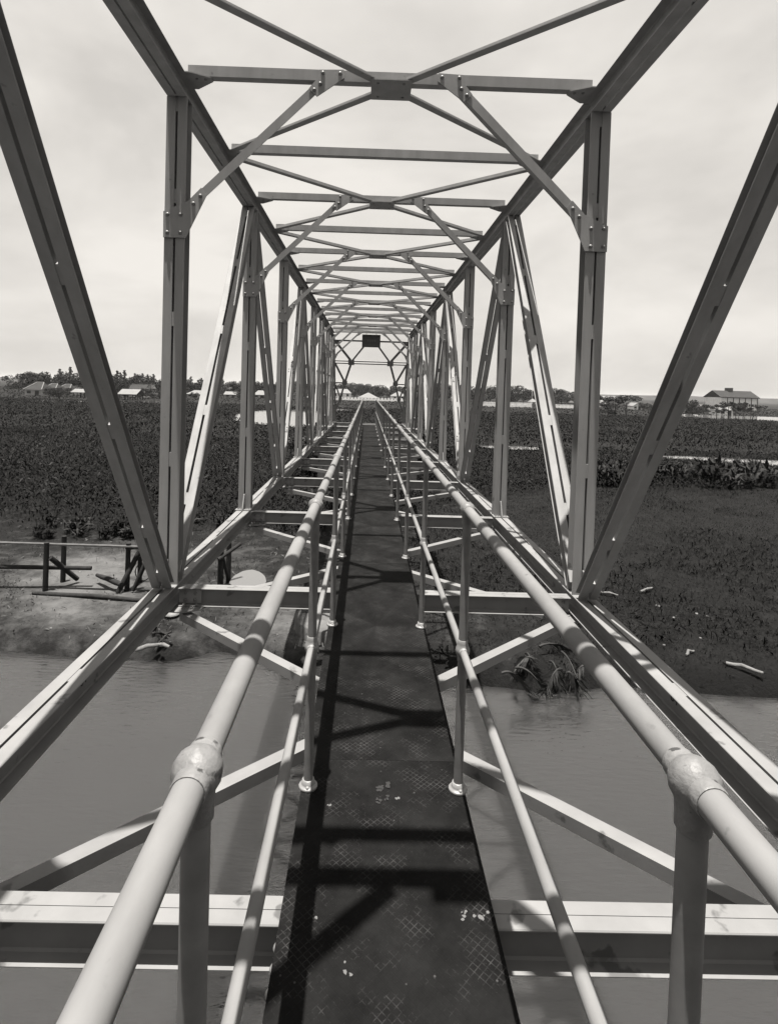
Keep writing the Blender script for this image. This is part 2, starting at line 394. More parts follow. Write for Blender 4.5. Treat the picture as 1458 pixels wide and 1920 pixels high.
# distant wooded hills
hx = np.linspace(-2400, 2400, 220)
def hills(y, top, seed, name):
    h = top*(0.75+0.45*vnoise(hx, hx*0, .004, seed)+0.10*vnoise(hx, hx*0, .06, seed+1)); h = np.clip(h, 3, None)
    sec = [(-60, 0), (-30, .45), (-8, .9), (12, 1.0), (60, .8), (200, .6), (400, 0)]
    V = np.concatenate([np.stack([hx, np.full_like(hx, y)+dy+6*vnoise(hx, hx*0+dy, .05, seed+3), G+h*k], -1) for dy, k in sec])
    n = len(hx); Q = np.concatenate([np.stack([np.arange(n-1)+i*n, np.arange(1, n)+i*n, np.arange(1, n)+(i+1)*n, np.arange(n-1)+(i+1)*n], -1) for i in range(len(sec)-1)])
    tag(_place(bpy.data.objects.new(name, fast_mesh(name, V, Q, 'far_wood')), None), kind='structure')
hills(1400, 10.5, 21, 'hills')

# ------------------------------------------------------------------ the bridge
L = 2.5; XC = 0.008; W2 = 1.485; XL, XR = XC-W2, XC+W2
ZU0, ZU1 = 3.452, 3.592                        # upper chord
ZL0, ZL1 = -0.122, 0.016                       # lower chord
Y0, Y1 = -2.5, 22.5
bridge = empty('truss_bridge', (0, 10, 0), 'pale painted steel through-truss footbridge with a narrow dark walkway over the river', 'bridge')

def chan(wid, d, g, tf=0.009, tw=0.007):       # a pair of channels back to back with a gap
    out_ = []
    for s in (1, -1):
        a, b, h, c = g/2, wid/2, d/2, 0.003
        p = [(a, -h), (b-c, -h), (b, -h+c), (b, -h+tf*.7), (a+tw+.006, -h+tf+.003), (a+tw, -h+tf+.009), (a+tw, h-tf-.009), (a+tw+.006, h-tf-.003), (b, h-tf*.7), (b, h-c), (b-c, h), (a, h)]
        out_.append([(s*u, v) for u, v in p])
    return out_
def angle(a, b, t=0.007, su=1, sv=1):          # one angle: horizontal leg a, upright leg b
    return [(su*u, sv*v) for u, v in [(0, 0), (a, 0), (a, t*.7), (t+.003, t), (t, t+.003), (t*.7, b), (0, b)]]
def member(name, p0, p1, wid, d, g, up=(0, 0, 1), spacers=(), material='paint', sp_len=0.09):
    mb = MB(); p0, p1 = Vector(p0), Vector(p1)
    for pr in chan(wid, d, g): mb.prism(p0, p1, pr, up)
    t = (p1-p0).normalized(); ln = (p1-p0).length
    for q in spacers:
        c = p0+t*(ln*q)
        mb.prism(c-t*sp_len/2, c+t*sp_len/2, [(-g/2-.0005, -d/2+.003), (g/2+.0005, -d/2+.003), (g/2+.0005, d/2-.003), (-g/2-.0005, d/2-.003)], up)
    return mb.build(name, material, bridge)

# small shared pieces
bolt_me = MB().lathe([(0.0125, 0), (0.0125, .003), (0.0105, .0075), (0.006, .011), (0.001, .0122)], 10).mesh('bolt', 'bolt_paint')
nut_me = MB().lathe([(0.0135, 0), (0.0135, .011), (.0125, .012)], 6).add([], []).lathe([(0.006, .012), (0.006, .02)], 8).mesh('nut', 'bolt_paint')
def bolts(plate, pts, rot, me=bolt_me, sc=1.0):
    for p in pts:
        inst('bolt', me, plate, p, rot, (sc, sc, sc))
TOY = (math.pi/2, 0, 0)                        # local z towards -y (to the camera)

# chords, with spacer pieces in the gap midway between the nodes
for x in (XL, XR):
    n = 20
    sp = [(k+.5)/10 for k in range(10)]+[k/10 for k in range(1, 10)]
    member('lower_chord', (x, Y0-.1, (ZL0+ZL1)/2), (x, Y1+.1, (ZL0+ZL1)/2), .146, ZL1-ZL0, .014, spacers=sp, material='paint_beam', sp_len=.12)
    member('upper_chord', (x, -.16, (ZU0+ZU1)/2), (x, 20.16, (ZU0+ZU1)/2), .140, ZU1-ZU0, .014, spacers=[(k*L+L/2+.16)/20.32 for k in range(8)]+[(k*L+.16)/20.32 for k in range(9)], sp_len=.16)
    # uprights at every node
    for k in range(9):
        y = k*L
        member('vertical_post', (x, y, ZL1+.002), (x, y, ZU0-.002), .145, .115, .016, (0, -1, 0), (.012, .26, .55, .80, .985), sp_len=.10)
    # diagonals: bottom nodes at odd panel points, top nodes at even ones
    for k in range(0, 9, 2):
        for s in (-1, 1):
            yb = (k+s)*L
            if k in (0, 8) and yb in (Y0, Y1):
                member('end_post', (x, k*L+s*.10, ZU0+.05), (x, yb-s*.02, ZL1+.06), .150, .12, .016, spacers=(.2, .4, .6, .8))
            else:
                if s > 0: member('diagonal', (x, k*L-.035, ZU0-.028), (x, yb-.14, ZL1+.025), .139, .06, .020, spacers=(.03, .22, .44, .66, .86, .97), sp_len=.10)
                else: member('diagonal', (x, k*L-.165, ZU0-.024), (x, yb+.04, ZL1+.045), .139, .10, .020, spacers=(.03, .22, .44, .66, .86, .97), sp_len=.10)
    # feet of the uprights
    for k in range(9):
        y = k*L; f = y-.0575
        mb = MB(); mb.plate([(f-.004, ZL1+.001), (f-.105, ZL1+.001), (f-.10, ZL1+.03), (f-.03, ZL1+.175), (f-.004, ZL1+.18)], 0, x-.006, x+.006)
        mb.build('stiffener', 'flange_paint', bridge)
        if k % 2 == 0:
            mb = MB(); mb.box(x-.088, x-.008, f-.085, f-.003, ZL1+.002, ZL1+.011); mb.box(x+.008, x+.088, f-.085, f-.003, ZL1+.002, ZL1+.011)
            pl = mb.build('foot_plate', 'flange_paint', bridge)
            bolts(pl, [(x+dx, f-.045, ZL1+.011) for dx in (-.06, -.03, .03, .06)], (0, 0, 0), nut_me, .85)

# floor beams with end plates, gussets and the lower wind bracing
ZB = -0.012; BD = 0.133
gus_pts = {}
for k in range(-1, 10):
    y = k*L-.004; a, b = XL+.075, XR-.075
    mb = MB(); hw = .046
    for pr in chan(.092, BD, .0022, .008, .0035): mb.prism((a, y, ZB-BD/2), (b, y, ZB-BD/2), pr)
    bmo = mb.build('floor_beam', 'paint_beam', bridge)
    for s, xe in ((1, a), (-1, b)):
        mb = MB(); x0, x1 = sorted((xe+s*.002, xe+s*.16)); mb.box(x0, x1, y-.018, y-.0045, ZB-BD+.018, ZB-.018)
        pl = mb.build('end_plate', 'paint', bridge)
        bolts(pl, [(xe+s*dx, y-.018, ZB-dz) for dx in (.045, .115) for dz in (.042, .092)], TOY)
        mb = MB(); z1 = ZB-BD-.001
        xs = xe-s*.06
        poly = [(xs, y-.13), (xs+s*.12, y-.145), (xs+s*.235, y-.085), (xs+s*.255, y+.085), (xs+s*.12, y+.145), (xs, y+.13)]
        mb.plate(poly, 2, z1-.008, z1)
        pl = mb.build('gusset_plate', 'flange_paint', bridge)
        bolts(pl, [(xs+s*.11, y-.085, z1), (xs+s*.165, y-.07, z1), (xs+s*.11, y+.085, z1), (xs+s*.165, y+.07, z1)], (0, 0, 0), nut_me, 1.0)
        bolts(pl, [(xs+s*.10, y-.035, z1+.0085), (xs+s*.19, y-.035, z1+.0085)], (0, 0, 0), nut_me, .9)
for k in range(-1, 9):
    y0, y1 = k*L, (k+1)*L; z = ZB-BD-.012
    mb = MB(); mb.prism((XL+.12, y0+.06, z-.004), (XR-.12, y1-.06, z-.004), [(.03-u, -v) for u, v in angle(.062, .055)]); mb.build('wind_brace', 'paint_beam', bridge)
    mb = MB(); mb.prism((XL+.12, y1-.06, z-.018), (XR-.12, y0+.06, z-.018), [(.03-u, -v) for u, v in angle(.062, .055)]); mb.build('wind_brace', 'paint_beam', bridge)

# top struts, centre plates, cross bracing
ZS0, ZS1 = 3.594, 3.668
def strut(y, ext=0.0):
    mb = MB(); yf = y-.060
    mb.prism((XL+.072-ext, yf, ZS0), (XR-.072+ext, yf, ZS0), [(-u, v) for u, v in angle(.062, ZS1-ZS0)])
    mb.build('top_strut', 'paint', bridge)
    for s, x in ((1, XL), (-1, XR)):
        mb = MB(); z = ZS0-.0015; x0 = x-s*.05
        mb.plate([(x0, y-.12), (x+s*.10, y-.12), (x+s*.235, y-.055), (x+s*.235, y-.005), (x+s*.10, y+.10), (x0, y+.10)], 2, z-.008, z)
        pl = mb.build('strut_plate', 'paint', bridge)
        bolts(pl, [(x+s*.13, y-.04, z-.008), (x+s*.19, y-.035, z-.008)], (math.pi, 0, 0), bolt_me, .9)
for k in range(9): strut(k*L)
for k in range(8): strut(k*L+L/2)
def cross(yc, dy, q=1.0):
    mb = MB(); zc = ZS0-.012
    mb.plate([(XC-.138*q, yc-.135*q), (XC+.145*q, yc-.135*q), (XC+.145*q, yc+.135*q), (XC-.138*q, yc+.135*q)], 2, zc-.008, zc)
    pl = mb.build('centre_plate', 'paint', bridge)
    bolts(pl, [(XC+dx, yc+dyy, zc-.008) for dx in (-.09*q, .09*q) for dyy in (-.09*q, .09*q)], (math.pi, 0, 0), bolt_me, .8)
    yy = dy-.07
    mb = MB(); mb.prism((XL+.06, yc-yy, zc+.002), (XR-.06, yc+yy, zc+.002), [(u-.028, v) for u, v in angle(.058, .055)]); mb.build('top_brace', 'paint', bridge)
    # the other diagonal is cut at the plate
    d = Vector((XR-XL-.12, -2*yy, 0)).normalized()
    cc = Vector((XC, yc, zc+.002))
    for s in (-1, 1):
        e = Vector((XR-.06, yc-yy, zc+.002)) if s > 0 else Vector((XL+.06, yc+yy, zc+.002))
        mb = MB(); mb.prism(cc+s*d*.07, e, [(s*(u-.028), v) for u, v in angle(.058, .055)]); mb.build('top_brace', 'paint', bridge)
for k in range(1, 8): cross(k*L, L/2)
cross(L/4, L/4, .5); cross(8*L-L/4, L/4, .5)

# knee braces with their riveted plates
for k in range(9):
    yf = k*L-.060
    for s in (-1, 1):
        def X(v): return XC+s*v
        low = [(1.560, 2.650), (1.558, 2.470), (1.402, 2.472), (1.262, 2.771), (1.300, 2.822), (1.392, 2.726)]
        upp = [(.500, 3.662), (.330, 3.668), (.325, 3.612), (.512, 3.478), (.570, 3.530), (.515, 3.60)]
        if s < 0: pass
        mb = MB(); mb.plate([(X(a), b) for a, b in low], 1, yf-.011, yf-.002); p1 = mb.build('knee_plate', 'paint', bridge)
        bolts(p1, [(X(a), yf-.011, b) for a, b in ((1.53, 2.63), (1.44, 2.63), (1.53, 2.505), (1.44, 2.505), (1.352, 2.71), (1.305, 2.765))], TOY, bolt_me, 1.1)
        mb = MB(); mb.plate([(X(a), b) for a, b in upp], 1, yf-.0115, yf-.0025); p2 = mb.build('knee_plate', 'paint', bridge)
        bolts(p2, [(X(a), yf-.0115, b) for a, b in ((.475, 3.640), (.355, 3.640), (.492, 3.565), (.532, 3.522))], TOY, bolt_me, 1.1)
        mb = MB(); a = Vector((X(1.335), yf-.0005, 2.742)); b = Vector((X(.48), yf-.0005, 3.580))
        t = (b-a).normalized(); up = (0, -1, 0)
        mb.prism(a, b, [(u-.03, -v) for u, v in angle(.06, .055, .007)], up)
        mb.build('knee_brace', 'paint', bridge)

# portal frames in the sloping planes of the end posts
def portal(sign, ytop):
    def Q(x, z, off=0.0): return Vector((XC+x, ytop+sign*(2.5*(3.55-z)/3.45), z))
    nrm = Vector((0, 3.45, sign*2.5)).normalized()
    def bar(a, b, wd=.06, name='portal_bar'):
        mb = MB(); mb.prism(Q(*a), Q(*b), [(-wd/2, -.006), (wd/2, -.006), (wd/2, .006), (.006, .006), (.006, .05), (-.006, .05), (-.006, .006), (-wd/2, .006)], nrm); mb.build(name, 'paint', bridge)
    def gp(c, sz):
        x, z = c; mb = MB(); t = Vector((0, -sign*2.5, 3.45)).normalized(); p = Q(x, z)
        mb.prism(p-t*sz, p+t*sz, [(-sz, -.016), (sz, -.016), (sz, -.008), (-sz, -.008)], nrm); return mb.build('portal_plate', 'paint', bridge)
    bar((-1.41, 3.31), (1.41, 3.31), .075)
    for z in (2.545, 2.455): bar((-1.41, z), (1.41, z), .05)
    for s in (-1, 1):
        bar((s*1.39, 3.27), (s*.80, 2.58), .10); bar((s*.16, 3.27), (s*.74, 2.56), .07)
        bar((s*.77, 2.48), (s*1.03, 1.70), .085); bar((s*1.03, 1.70), (s*1.22, 1.02), .075); bar((s*1.22, 1.02), (s*1.42, .55), .07)
        bar((s*1.40, 2.42), (s*1.05, 1.74), .085); bar((s*1.40, 1.69), (s*1.0, 1.69), .06); bar((s*1.40, 1.60), (s*1.23, 1.06), .06)
        for c, z in (((s*.775, 2.50), .12), ((s*1.03, 1.70), .10), ((s*1.22, 1.04), .07), ((s*1.34, 3.26), .10)): gp(c, z)
    gp((.05, 3.30), .085)
portal(-1, 0.0); portal(1, 20.0)

# walkway: chequered plates on two stringers
DW = 0.296; DEND = 21.4
for s in (-1, 1):
    mb = MB(); x = XC+s*(DW-.008)
    mb.prism((x, Y0, -.010), (x, DEND, -.010), [(s*u, v) for u, v in [(-.06, 0), (.006, 0), (.006, -.095), (-.045, -.095), (-.045, -.088), (-.001, -.086), (-.001, -.009), (-.06, -.007)]])
    st = mb.build('stringer', 'dark_steel', bridge)
    for k in range(-1, 9):
        bolts(st, [(XC+s*(DW-.002), k*L+dy, -.05) for dy in (-.075, -.13, -.19)], (0, s*math.pi/2, 0), bolt_me, 1.1)
ys = [Y0]+[k*L+.62 for k in range(-1, 9)]+[DEND]
for a, b in zip(ys[:-1], ys[1:]):
    mb = MB(); mb.box(XC-DW, XC+DW, a+.0006, b-.0006, -.008, 0.0)
    mb.build('deck_plate', 'deck', bridge)
# lumps of old paint and dirt on the plates
def chips(px, py, n, spread, mt, smin=.003, smax=.008):
    for i in range(n):
        p = at(px, py, .001)+Vector((random.gauss(0, spread), random.gauss(0, spread), 0))
        if abs(p.x-XC) > DW-.01: continue
        k = random.randint(5, 8); r = random.uniform(smin, smax); vs = []
        for j in range(k):
            a = 2*math.pi*j/k; q = r*random.uniform(.5, 1.2); vs.append((p.x+q*math.cos(a), p.y+q*math.sin(a)))
        mb = MB(); mb.plate(vs, 2, .0005, .0005+random.uniform(.0012, .003)); mb.build('paint_flake', mt, bridge)
for a in [(868, 1715, 5, .012, 'concrete'), (905, 1722, 6, .012, 'concrete'), (593, 1722, 2, .004, 'concrete'), (617, 1510, 2, .004, 'concrete'), (748, 1498, 2, .006, 'concrete'), (660, 1825, 3, .012, 'concrete'), (890, 1490, 1, .004, 'concrete'), (560, 1500, 2, .006, 'concrete'),
          (708, 1500, 5, .010, 'mark_black'), (725, 1502, 4, .010, 'mark_black')]: chips(*a)
for a in [(717, 1480)]: chips(a[0], a[1], 9, .012, 'mark_black', .006, .014)
chips(775, 1008, 5, .03, 'concrete', .01, .025)

# pipe railings
RR, HR, YP, SP = 0.2724, 1.029, -0.93376, 1.39944
HM = 0.516
ball_me = MB().lathe([(.0175, -.052), (.019, -.05), (.019, -.034), (.0205, -.0195), (.026, -.010), (.0275, 0), (.026, .010), (.0205, .0185), (.012, .0245), (.002, .0275)], 20)
ball_me.lathe([(.0185, -.034), (.0195, -.031), (.0195, -.020), (.0195, .020), (.0195, .031), (.0185, .034)], 20, 'y')
ball_me = ball_me.mesh('ball_joint', 'joint_paint')
tee_me = MB().lathe([(.0165, -.040), (.0185, -.038), (.0185, -.026), (.0205, -.018), (.025, -.008), (.0262, 0), (.025, .008), (.0205, .018), (.0185, .026), (.0185, .038), (.0165, .040)], 20)
tee_me.lathe([(.0155, -.032), (.017, -.030), (.017, .030), (.0155, .032)], 18, 'y')
tee_me = tee_me.mesh('rail_tee', 'flange_paint')
fl_me = MB().lathe([(.033, 0), (.034, .002), (.034, .007), (.032, .0095), (.0255, .011), (.0235, .016), (.0215, .030), (.0175, .031)], 22)
for j in (-.026, .026): fl_me.lathe([(.006, .010), (.006, .0165), (.005, .0172)], 6, 'z', (0, j, 0))
fl_me = fl_me.mesh('base_flange', 'flange_paint')
post_me = MB().tube([(0, 0, .025), (0, 0, HM-.03)], .0168, 18).tube([(0, 0, HM+.03), (0, 0, HR-.03)], .0158, 18).mesh('rail_post', 'rail_paint')
for s in (-1, 1):
    x = XC+s*RR-.008*0
    mb = MB(); mb.tube([(x, Y0-.3, HR), (x, 21.25, HR)], .0172, 24)
    rail = mb.build('top_rail', 'rail_paint', bridge)
    mb = MB(); mb.tube([(x, Y0-.3, HM), (x, 21.25, HM)], .0140, 20); mb.build('mid_rail', 'rail_paint', bridge)
    for k in range(-1, 16):
        y = YP+k*SP
        po = inst('rail_post', post_me, bridge, (x, y, 0))
        inst('ball_joint', ball_me, po, (x, y, HR), (0, 0, random.uniform(-.03, .03)))
        inst('rail_tee', tee_me, po, (x, y, HM))
        inst('base_flange', fl_me, po, (x, y, .0005), (0, 0, random.uniform(-.25, .25)))
    po = inst('rail_post', post_me, bridge, (x, 21.2, 0)); inst('ball_joint', ball_me, po, (x, 21.2, HR)); inst('rail_tee', tee_me, po, (x, 21.2, HM)); inst('base_flange', fl_me, po, (x, 21.2, .0005))

# erection marks painted on diagonals
def mark(k, x, frac, sgn):
    p0 = Vector((x, k*L-.165, ZU0-.024)); p1 = Vector((x, (k-1)*L+.04, ZL1+.045)); t = (p1-p0).normalized()
    sd_ = t.cross(Vector((0, 0, 1))).normalized(); nn = sd_.cross(t)
    c = p0+(p1-p0)*frac+nn*.0505
    def dot(u, v, a, b): MB().prism(c+sd_*u+t*(v-b), c+sd_*u+t*(v+b), [(-a, -.001), (a, -.001), (a, .001), (-a, .001)], nn).build('erection_mark', 'mark_black', bridge)
    for u, v, a, b in [(-.045, 0, .009, .012), (-.045, .055, .009, .012), (.045, 0, .010, .010), (.045, .05, .010, .010), (.04, .085, .022, .009), (-.012, -.08, .007, .03), (.012, -.06, .007, .02), (-.016, -.15, .007, .014)]: dot(sgn*u, v, a, b)
mark(4, XL, .50, -1); mark(4, XL, .80, -1); mark(4, XR, .52, 1); mark(4, XR, .82, 1)
# figures painted on the inner webs of the lower chords
def figure(txt, x, y, z, rot, size):
    cu = bpy.data.curves.new('figure', 'FONT'); cu.body = txt; cu.size = size; cu.extrude = .0006; cu.align_x = 'CENTER'; cu.align_y = 'CENTER'
    ob = bpy.data.objects.new('tmp', cu); C.objects.link(ob)
    dg = bpy.context.evaluated_depsgraph_get(); me = bpy.data.meshes.new_from_object(ob.evaluated_get(dg))
    bpy.data.objects.remove(ob, do_unlink=True); me.materials.clear(); me.materials.append(M['mark_black'])
    inst('painted_figure', me, bridge, (x, y, z), rot)
for x, s, pxl in ((XL, 1, (157, 1300)), (XR, -1, (1262, 1325))):
    xx = x+s*.0155
    d = ray(*pxl); t = (xx-CAM.x)/d.x; p = CAM+t*d
    figure('64', xx, p.y, -.045, (math.pi/2, 0, s*math.pi/2), .062)

# name board on the far portal
sy = 19.905
sg = empty('name_board', (XC, sy, 3.06), 'small dark name board hanging high in the far portal of the bridge', 'sign')
mb = MB(); mb.box(XC-.345, XC+.325, sy-.012, sy+.012, 3.065, 3.525); mb.build('board', 'sign_board', sg)
for a in ((-.345, .325, 3.055, 3.068), (-.345, .325, 3.522, 3.535), (-.358, -.342, 3.055, 3.535), (.322, .338, 3.055, 3.535)):
    mb = MB(); mb.box(XC+a[0], XC+a[1], sy-.022, sy+.014, a[2], a[3]); mb.build('frame_strip', 'sign_board', sg)
mb = MB()
for i in range(5):
    u = XC-.15+i*.068; mb.box(u, u+.030, sy-.016, sy-.0125, 3.27, 3.35)
for i in range(16):
    if i % 5 != 3:
        u = XC-.27+i*.034; mb.box(u, u+.02, sy-.015, sy-.0125, 3.405, 3.43)
        mb.box(u, u+.022, sy-.015, sy-.0125, 3.13, 3.155)
mb.build('lettering', 'sign_letter', sg)
for u in (-.2, .18):
    mb = MB(); mb.box(XC+u-.012, XC+u+.012, sy-.02, sy+.02, 3.53, 3.60); mb.build('hanger', 'paint', sg)

# abutments and the footing of an older pier under the span
def abutment(y0, y1, lab):
    e = empty('abutment', (XC, (y0+y1)/2, G), lab, 'abutment')
    mb = MB(); mb.box(XC-2.1, XC+2.1, y0, y1, G-1.2, -.32); mb.build('wall', 'concrete', e)
    mb = MB(); mb.box(XC-2.2, XC+2.2, y0-.08, y1+.08, -.3195, -.19); mb.build('coping', 'concrete', e)
    for x in (XL, XR):
        mb = MB(); mb.box(x-.11, x+.11, (y0+y1)/2-.2, (y0+y1)/2+.2, -.1895, ZL0-.009); mb.build('bearing', 'dark_steel', e)
abutment(22.1, 22.9, 'stained concrete abutment carrying the end of the bridge below the name board')
abutment(-2.9, -2.1, 'concrete abutment carrying the bridge behind the viewer on the river side')
st = empty('steps', (XC, 23.5, -.3), 'short flight of concrete steps leading down from the far end of the walkway', 'steps')
for i in range(10):
    mb = MB(); mb.box(XC-.55, XC+.55, 22.985+i*.30, 23.285+i*.30-.004, G-.1, -.12-i*.28); mb.build('step', 'concrete', st)
for i in range(1):
    mb = MB(); mb.box(XC-.45, XC+.45, 21.42, 22.0, -.10, -.02); mb.build('landing', 'concrete', st)
e = empty('pier_footing', (-.55, 8.95, G), 'round concrete footing with a square block on top, on the bank under the bridge', 'footing')
mb = MB(); mb.lathe([(.78, G-.3), (.78, G+.20), (.76, G+.225), (.02, G+.23)], 36, 'z', (-.55, 8.95, 0)); mb.build('round_base', 'concrete', e)
mb = MB(); mb.box(-1.22, -.25, 9.0, 9.4, G+.232, G+.52); mb.build('block', 'concrete', e)
# ------------------------------------------------------------------ vegetation
def blades(P, ln, wd, tilt, name, material, bend=.35, kind='stuff', parent=None, two=True):
    """bent leaf blades growing from the points P; tilt = lean from upright"""
    n = len(P); az = RNG.uniform(0, 2*np.pi, n); ti = tilt*RNG.uniform(.35, 1.3, n); l = ln*RNG.uniform(.6, 1.35, n) if np.isscalar(ln) else ln
    w_ = wd*RNG.uniform(.6, 1.3, n) if np.isscalar(wd) else wd
    d = np.stack([np.sin(ti)*np.cos(az), np.sin(ti)*np.sin(az), np.cos(ti)], -1)
    ti2 = ti+bend*RNG.uniform(.6, 2.4, n)
    d2 = np.stack([np.sin(ti2)*np.cos(az), np.sin(ti2)*np.sin(az), np.cos(ti2)], -1)
    tw = RNG.uniform(-.9, .9, n)
    s0 = np.stack([-np.sin(az), np.cos(az), 0*az], -1); nrm = np.cross(s0, d)
    s = s0*np.cos(tw)[:, None]+nrm*np.sin(tw)[:, None]
    mid = P+d*(l*.55)[:, None]; tip = mid+d2*(l*.5)[:, None]
    hw = (w_/2)[:, None]
    V = np.stack([P-s*hw*.4, P+s*hw*.4, mid+s*hw, mid-s*hw, tip+s*hw*.12, tip-s*hw*.12], 1).reshape(-1, 3)
    b = np.arange(n)*6
    Q = np.concatenate([np.stack([b, b+1, b+2, b+3], -1), np.stack([b+3, b+2, b+4, b+5], -1)])
    o = bpy.data.objects.new(name, fast_mesh(name, V, Q, material)); _place(o, parent)
    return o
def in_view(x, y, pad=.06):
    d = y-CAM.y; return (np.abs(x+.05-.0125*y+.0*d) < (.70+pad)*d+1.0)
def scatter(n, y0, y1, power=1.0):
    y = y0+(y1-y0)*RNG.uniform(0, 1, n)**power
    x = RNG.uniform(-.76, .76, n)*(y-CAM.y)
    return x, y
def masked(x, y):
    k = np.ones(len(x), bool)
    for nme in ponds: k &= ~inside(ponds[nme], x, y)
    return k
# which land carries tall growth: 0..1
def growth(x, y):
    edge = np.where(x < -2, 15.2+.5*np.sin(x*.9), np.where(x < 8, 15.2+(x+2)*.85, 24.0+.12*(x-8)+.4*np.sin(x*.7)))
    g = np.clip((y-edge)/1.5, 0, 1)
    return g
# dense broad-leaved marsh growth
def marsh(n, y0, y1, pw, ln, wd, tilt, seed, hfun, name, label, material='leaf', fr=.7):
    x, y = scatter(n, y0, y1, pw); k = masked(x, y) & (RNG.uniform(0, 1, len(x)) < growth(x, y)); x, y = x[k], y[k]
    cl = .5+.5*vnoise(x, y, fr, seed); top = hfun(x, y, np.clip(cl, 0, 1.2))*np.clip(1.0+.9*vnoise(x, y, .16, seed+7), .25, 1.8)
    P = np.stack([x, y, G+top*RNG.uniform(.1, 1, len(x))**.7], -1)
    tag(blades(P, ln, wd, tilt, name, material), label, 'marsh plants', kind='stuff')
def h_near(x, y, c):
    h = (.30+.75*c)*np.clip((y-13.8)/4, .3, 1)
    return np.where(x > 6, np.where(y > 31.5, .10+.10*c, .25+.4*c), h)
def h_far(x, y, c):
    h = np.where(y > 60, .10+.28*c, .15+.45*c); h = np.where((x > 15) & (y < 46), .12, h)
    return np.where((x < 2) & (y > 50) & (y < 64), .10+.10*c, h)
marsh(150000, 14, 44, .85, .165, .048, .85, 31, h_near, 'marsh_plants', 'dense dark broad-leaved marsh growth covering the low ground beyond the bank')
marsh(90000, 41, 124, .75, .36, .13, .9, 33, h_far, 'far_marsh_plants', 'low dark growth stretching over the plain towards the houses', 'leaf', .3)
x, y = scatter(30000, 112, 320, .7); k = masked(x, y); x, y = x[k], y[k]
P = np.stack([x, y, np.full(len(x), G+.02)], -1)
tag(blades(P, .30, .5, 1.35, 'field_grass', 'grass', .1), 'flat rough grassland in front of the far houses', 'grass', kind='stuff')
# short turf on the near banks
x, y = scatter(130000, 6.4, 27, .8); x = x+RNG.normal(0, .3, len(x))
gz = ground_z(x, y); dsh = y-shore_y(x)
dens = np.where(x > 1.2, .95, .40)*np.clip((dsh-.05)/.6, 0, 1)*(1-growth(x, y)*.9)
bb = bare(x, y)+.8*(.5*vnoise(x, y, 2.2, 41)); dens = dens*np.clip(1.15-1.7*np.clip(bb, 0, 1), 0, 1)
k = masked(x, y) & (RNG.uniform(0, 1, len(x)) < dens); x, y, gz = x[k], y[k], gz[k]
P = np.stack([x, y, gz-.01], -1)
tag(blades(P, .085, .013, .8, 'turf', 'grass', .5), 'short dark turf on the river bank', 'grass', kind='stuff')
x, y = scatter(42000, 6.4, 27, .8); tn = vnoise(x, y*1.8, 1.0, 47)+.5*vnoise(x, y, 3.1, 48)
k = masked(x, y) & (x > .8) & (tn > .12) & (y-shore_y(x) > .02) & (RNG.uniform(0, 1, len(x)) < 1-.6*growth(x, y)); x, y = x[k], y[k]
P = np.stack([x, y, ground_z(x, y)-.01], -1)
tag(blades(P, .20, .028, .75, 'grass_tufts', 'leaf', .6), 'patches of longer dark grass on the right bank', 'grass', kind='stuff')
x, y = scatter(9000, 14.5, 60, .7); k = masked(x, y) & (RNG.uniform(0, 1, len(x)) < growth(x, y)) & (vnoise(x, y, .5, 61) > .1); x, y = x[k], y[k]  # highlights on the marsh growth, put into the colour of sparse paler blades
top = np.where(y < 44, h_near(x, y, .5+.5*vnoise(x, y, .7, 31)), h_far(x, y, .5+0*x)); P = np.stack([x, y, G+top*1.02], -1)
tag(blades(P, .20, .06, 1.0, 'leaf_highlights', 'leaf_pale', .3), 'scattered leaves coloured paler as painted highlights on the dark marsh growth', 'leaves', kind='stuff')
# litter of dead leaves and small stalks on the bare silt
x, y = scatter(1500, 7.2, 16, .9); k = (x < -.3) & masked(x, y) & (y-shore_y(x) > .25); x, y = x[k], y[k]
P = np.stack([x, y, ground_z(x, y)+.012], -1)
tag(blades(P, .10, .022, 1.35, 'leaf_litter', 'timber_pale', .15), 'pale dead leaves and twigs strewn over the bank', 'litter', kind='stuff')

# single plants one can tell apart: the row in front of the creek
def plant_mesh(seed, n, h, ln, wd, name, material, tilt=.55):
    r = np.random.default_rng(seed)
    base = np.stack([r.normal(0, h*.16, n), r.normal(0, h*.16, n), h*r.uniform(0, .45, n)], -1)
    az = r.uniform(0, 2*np.pi, n); ti = tilt*r.uniform(.2, 1.5, n); l = ln*r.uniform(.6, 1.2, n)
    d = np.stack([np.sin(ti)*np.cos(az), np.sin(ti)*np.sin(az), np.cos(ti)], -1); t2 = ti+r.uniform(.4, 1.3, n)
    d2 = np.stack([np.sin(t2)*np.cos(az), np.sin(t2)*np.sin(az), np.cos(t2)], -1)
    s = np.stack([-np.sin(az), np.cos(az), r.uniform(-.5, .5, n)], -1); hw = wd/2*r.uniform(.6, 1.3, n)[:, None]
    mid = base+d*(l*.6)[:, None]; tip = mid+d2*(l*.45)[:, None]
    V = np.stack([base-s*hw*.25, base+s*hw*.25, mid+s*hw, mid-s*hw, tip+s*hw*.1, tip-s*hw*.1], 1).reshape(-1, 3)
    b = np.arange(n)*6; Q = np.concatenate([np.stack([b, b+1, b+2, b+3], -1), np.stack([b+3, b+2, b+4, b+5], -1)])
    return fast_mesh(name, V, Q, material)
pm = [plant_mesh(50+i, 46, 1.0, .70, .13, 'foliage', 'leaf' if i % 2 else 'leaf_pale') for i in range(4)]
stem_me = MB().tube([(0, 0, -.1), (.03, .02, .35), (.0, .0, .7)], [.035, .03, .02], 7).mesh('stem', 'bark')
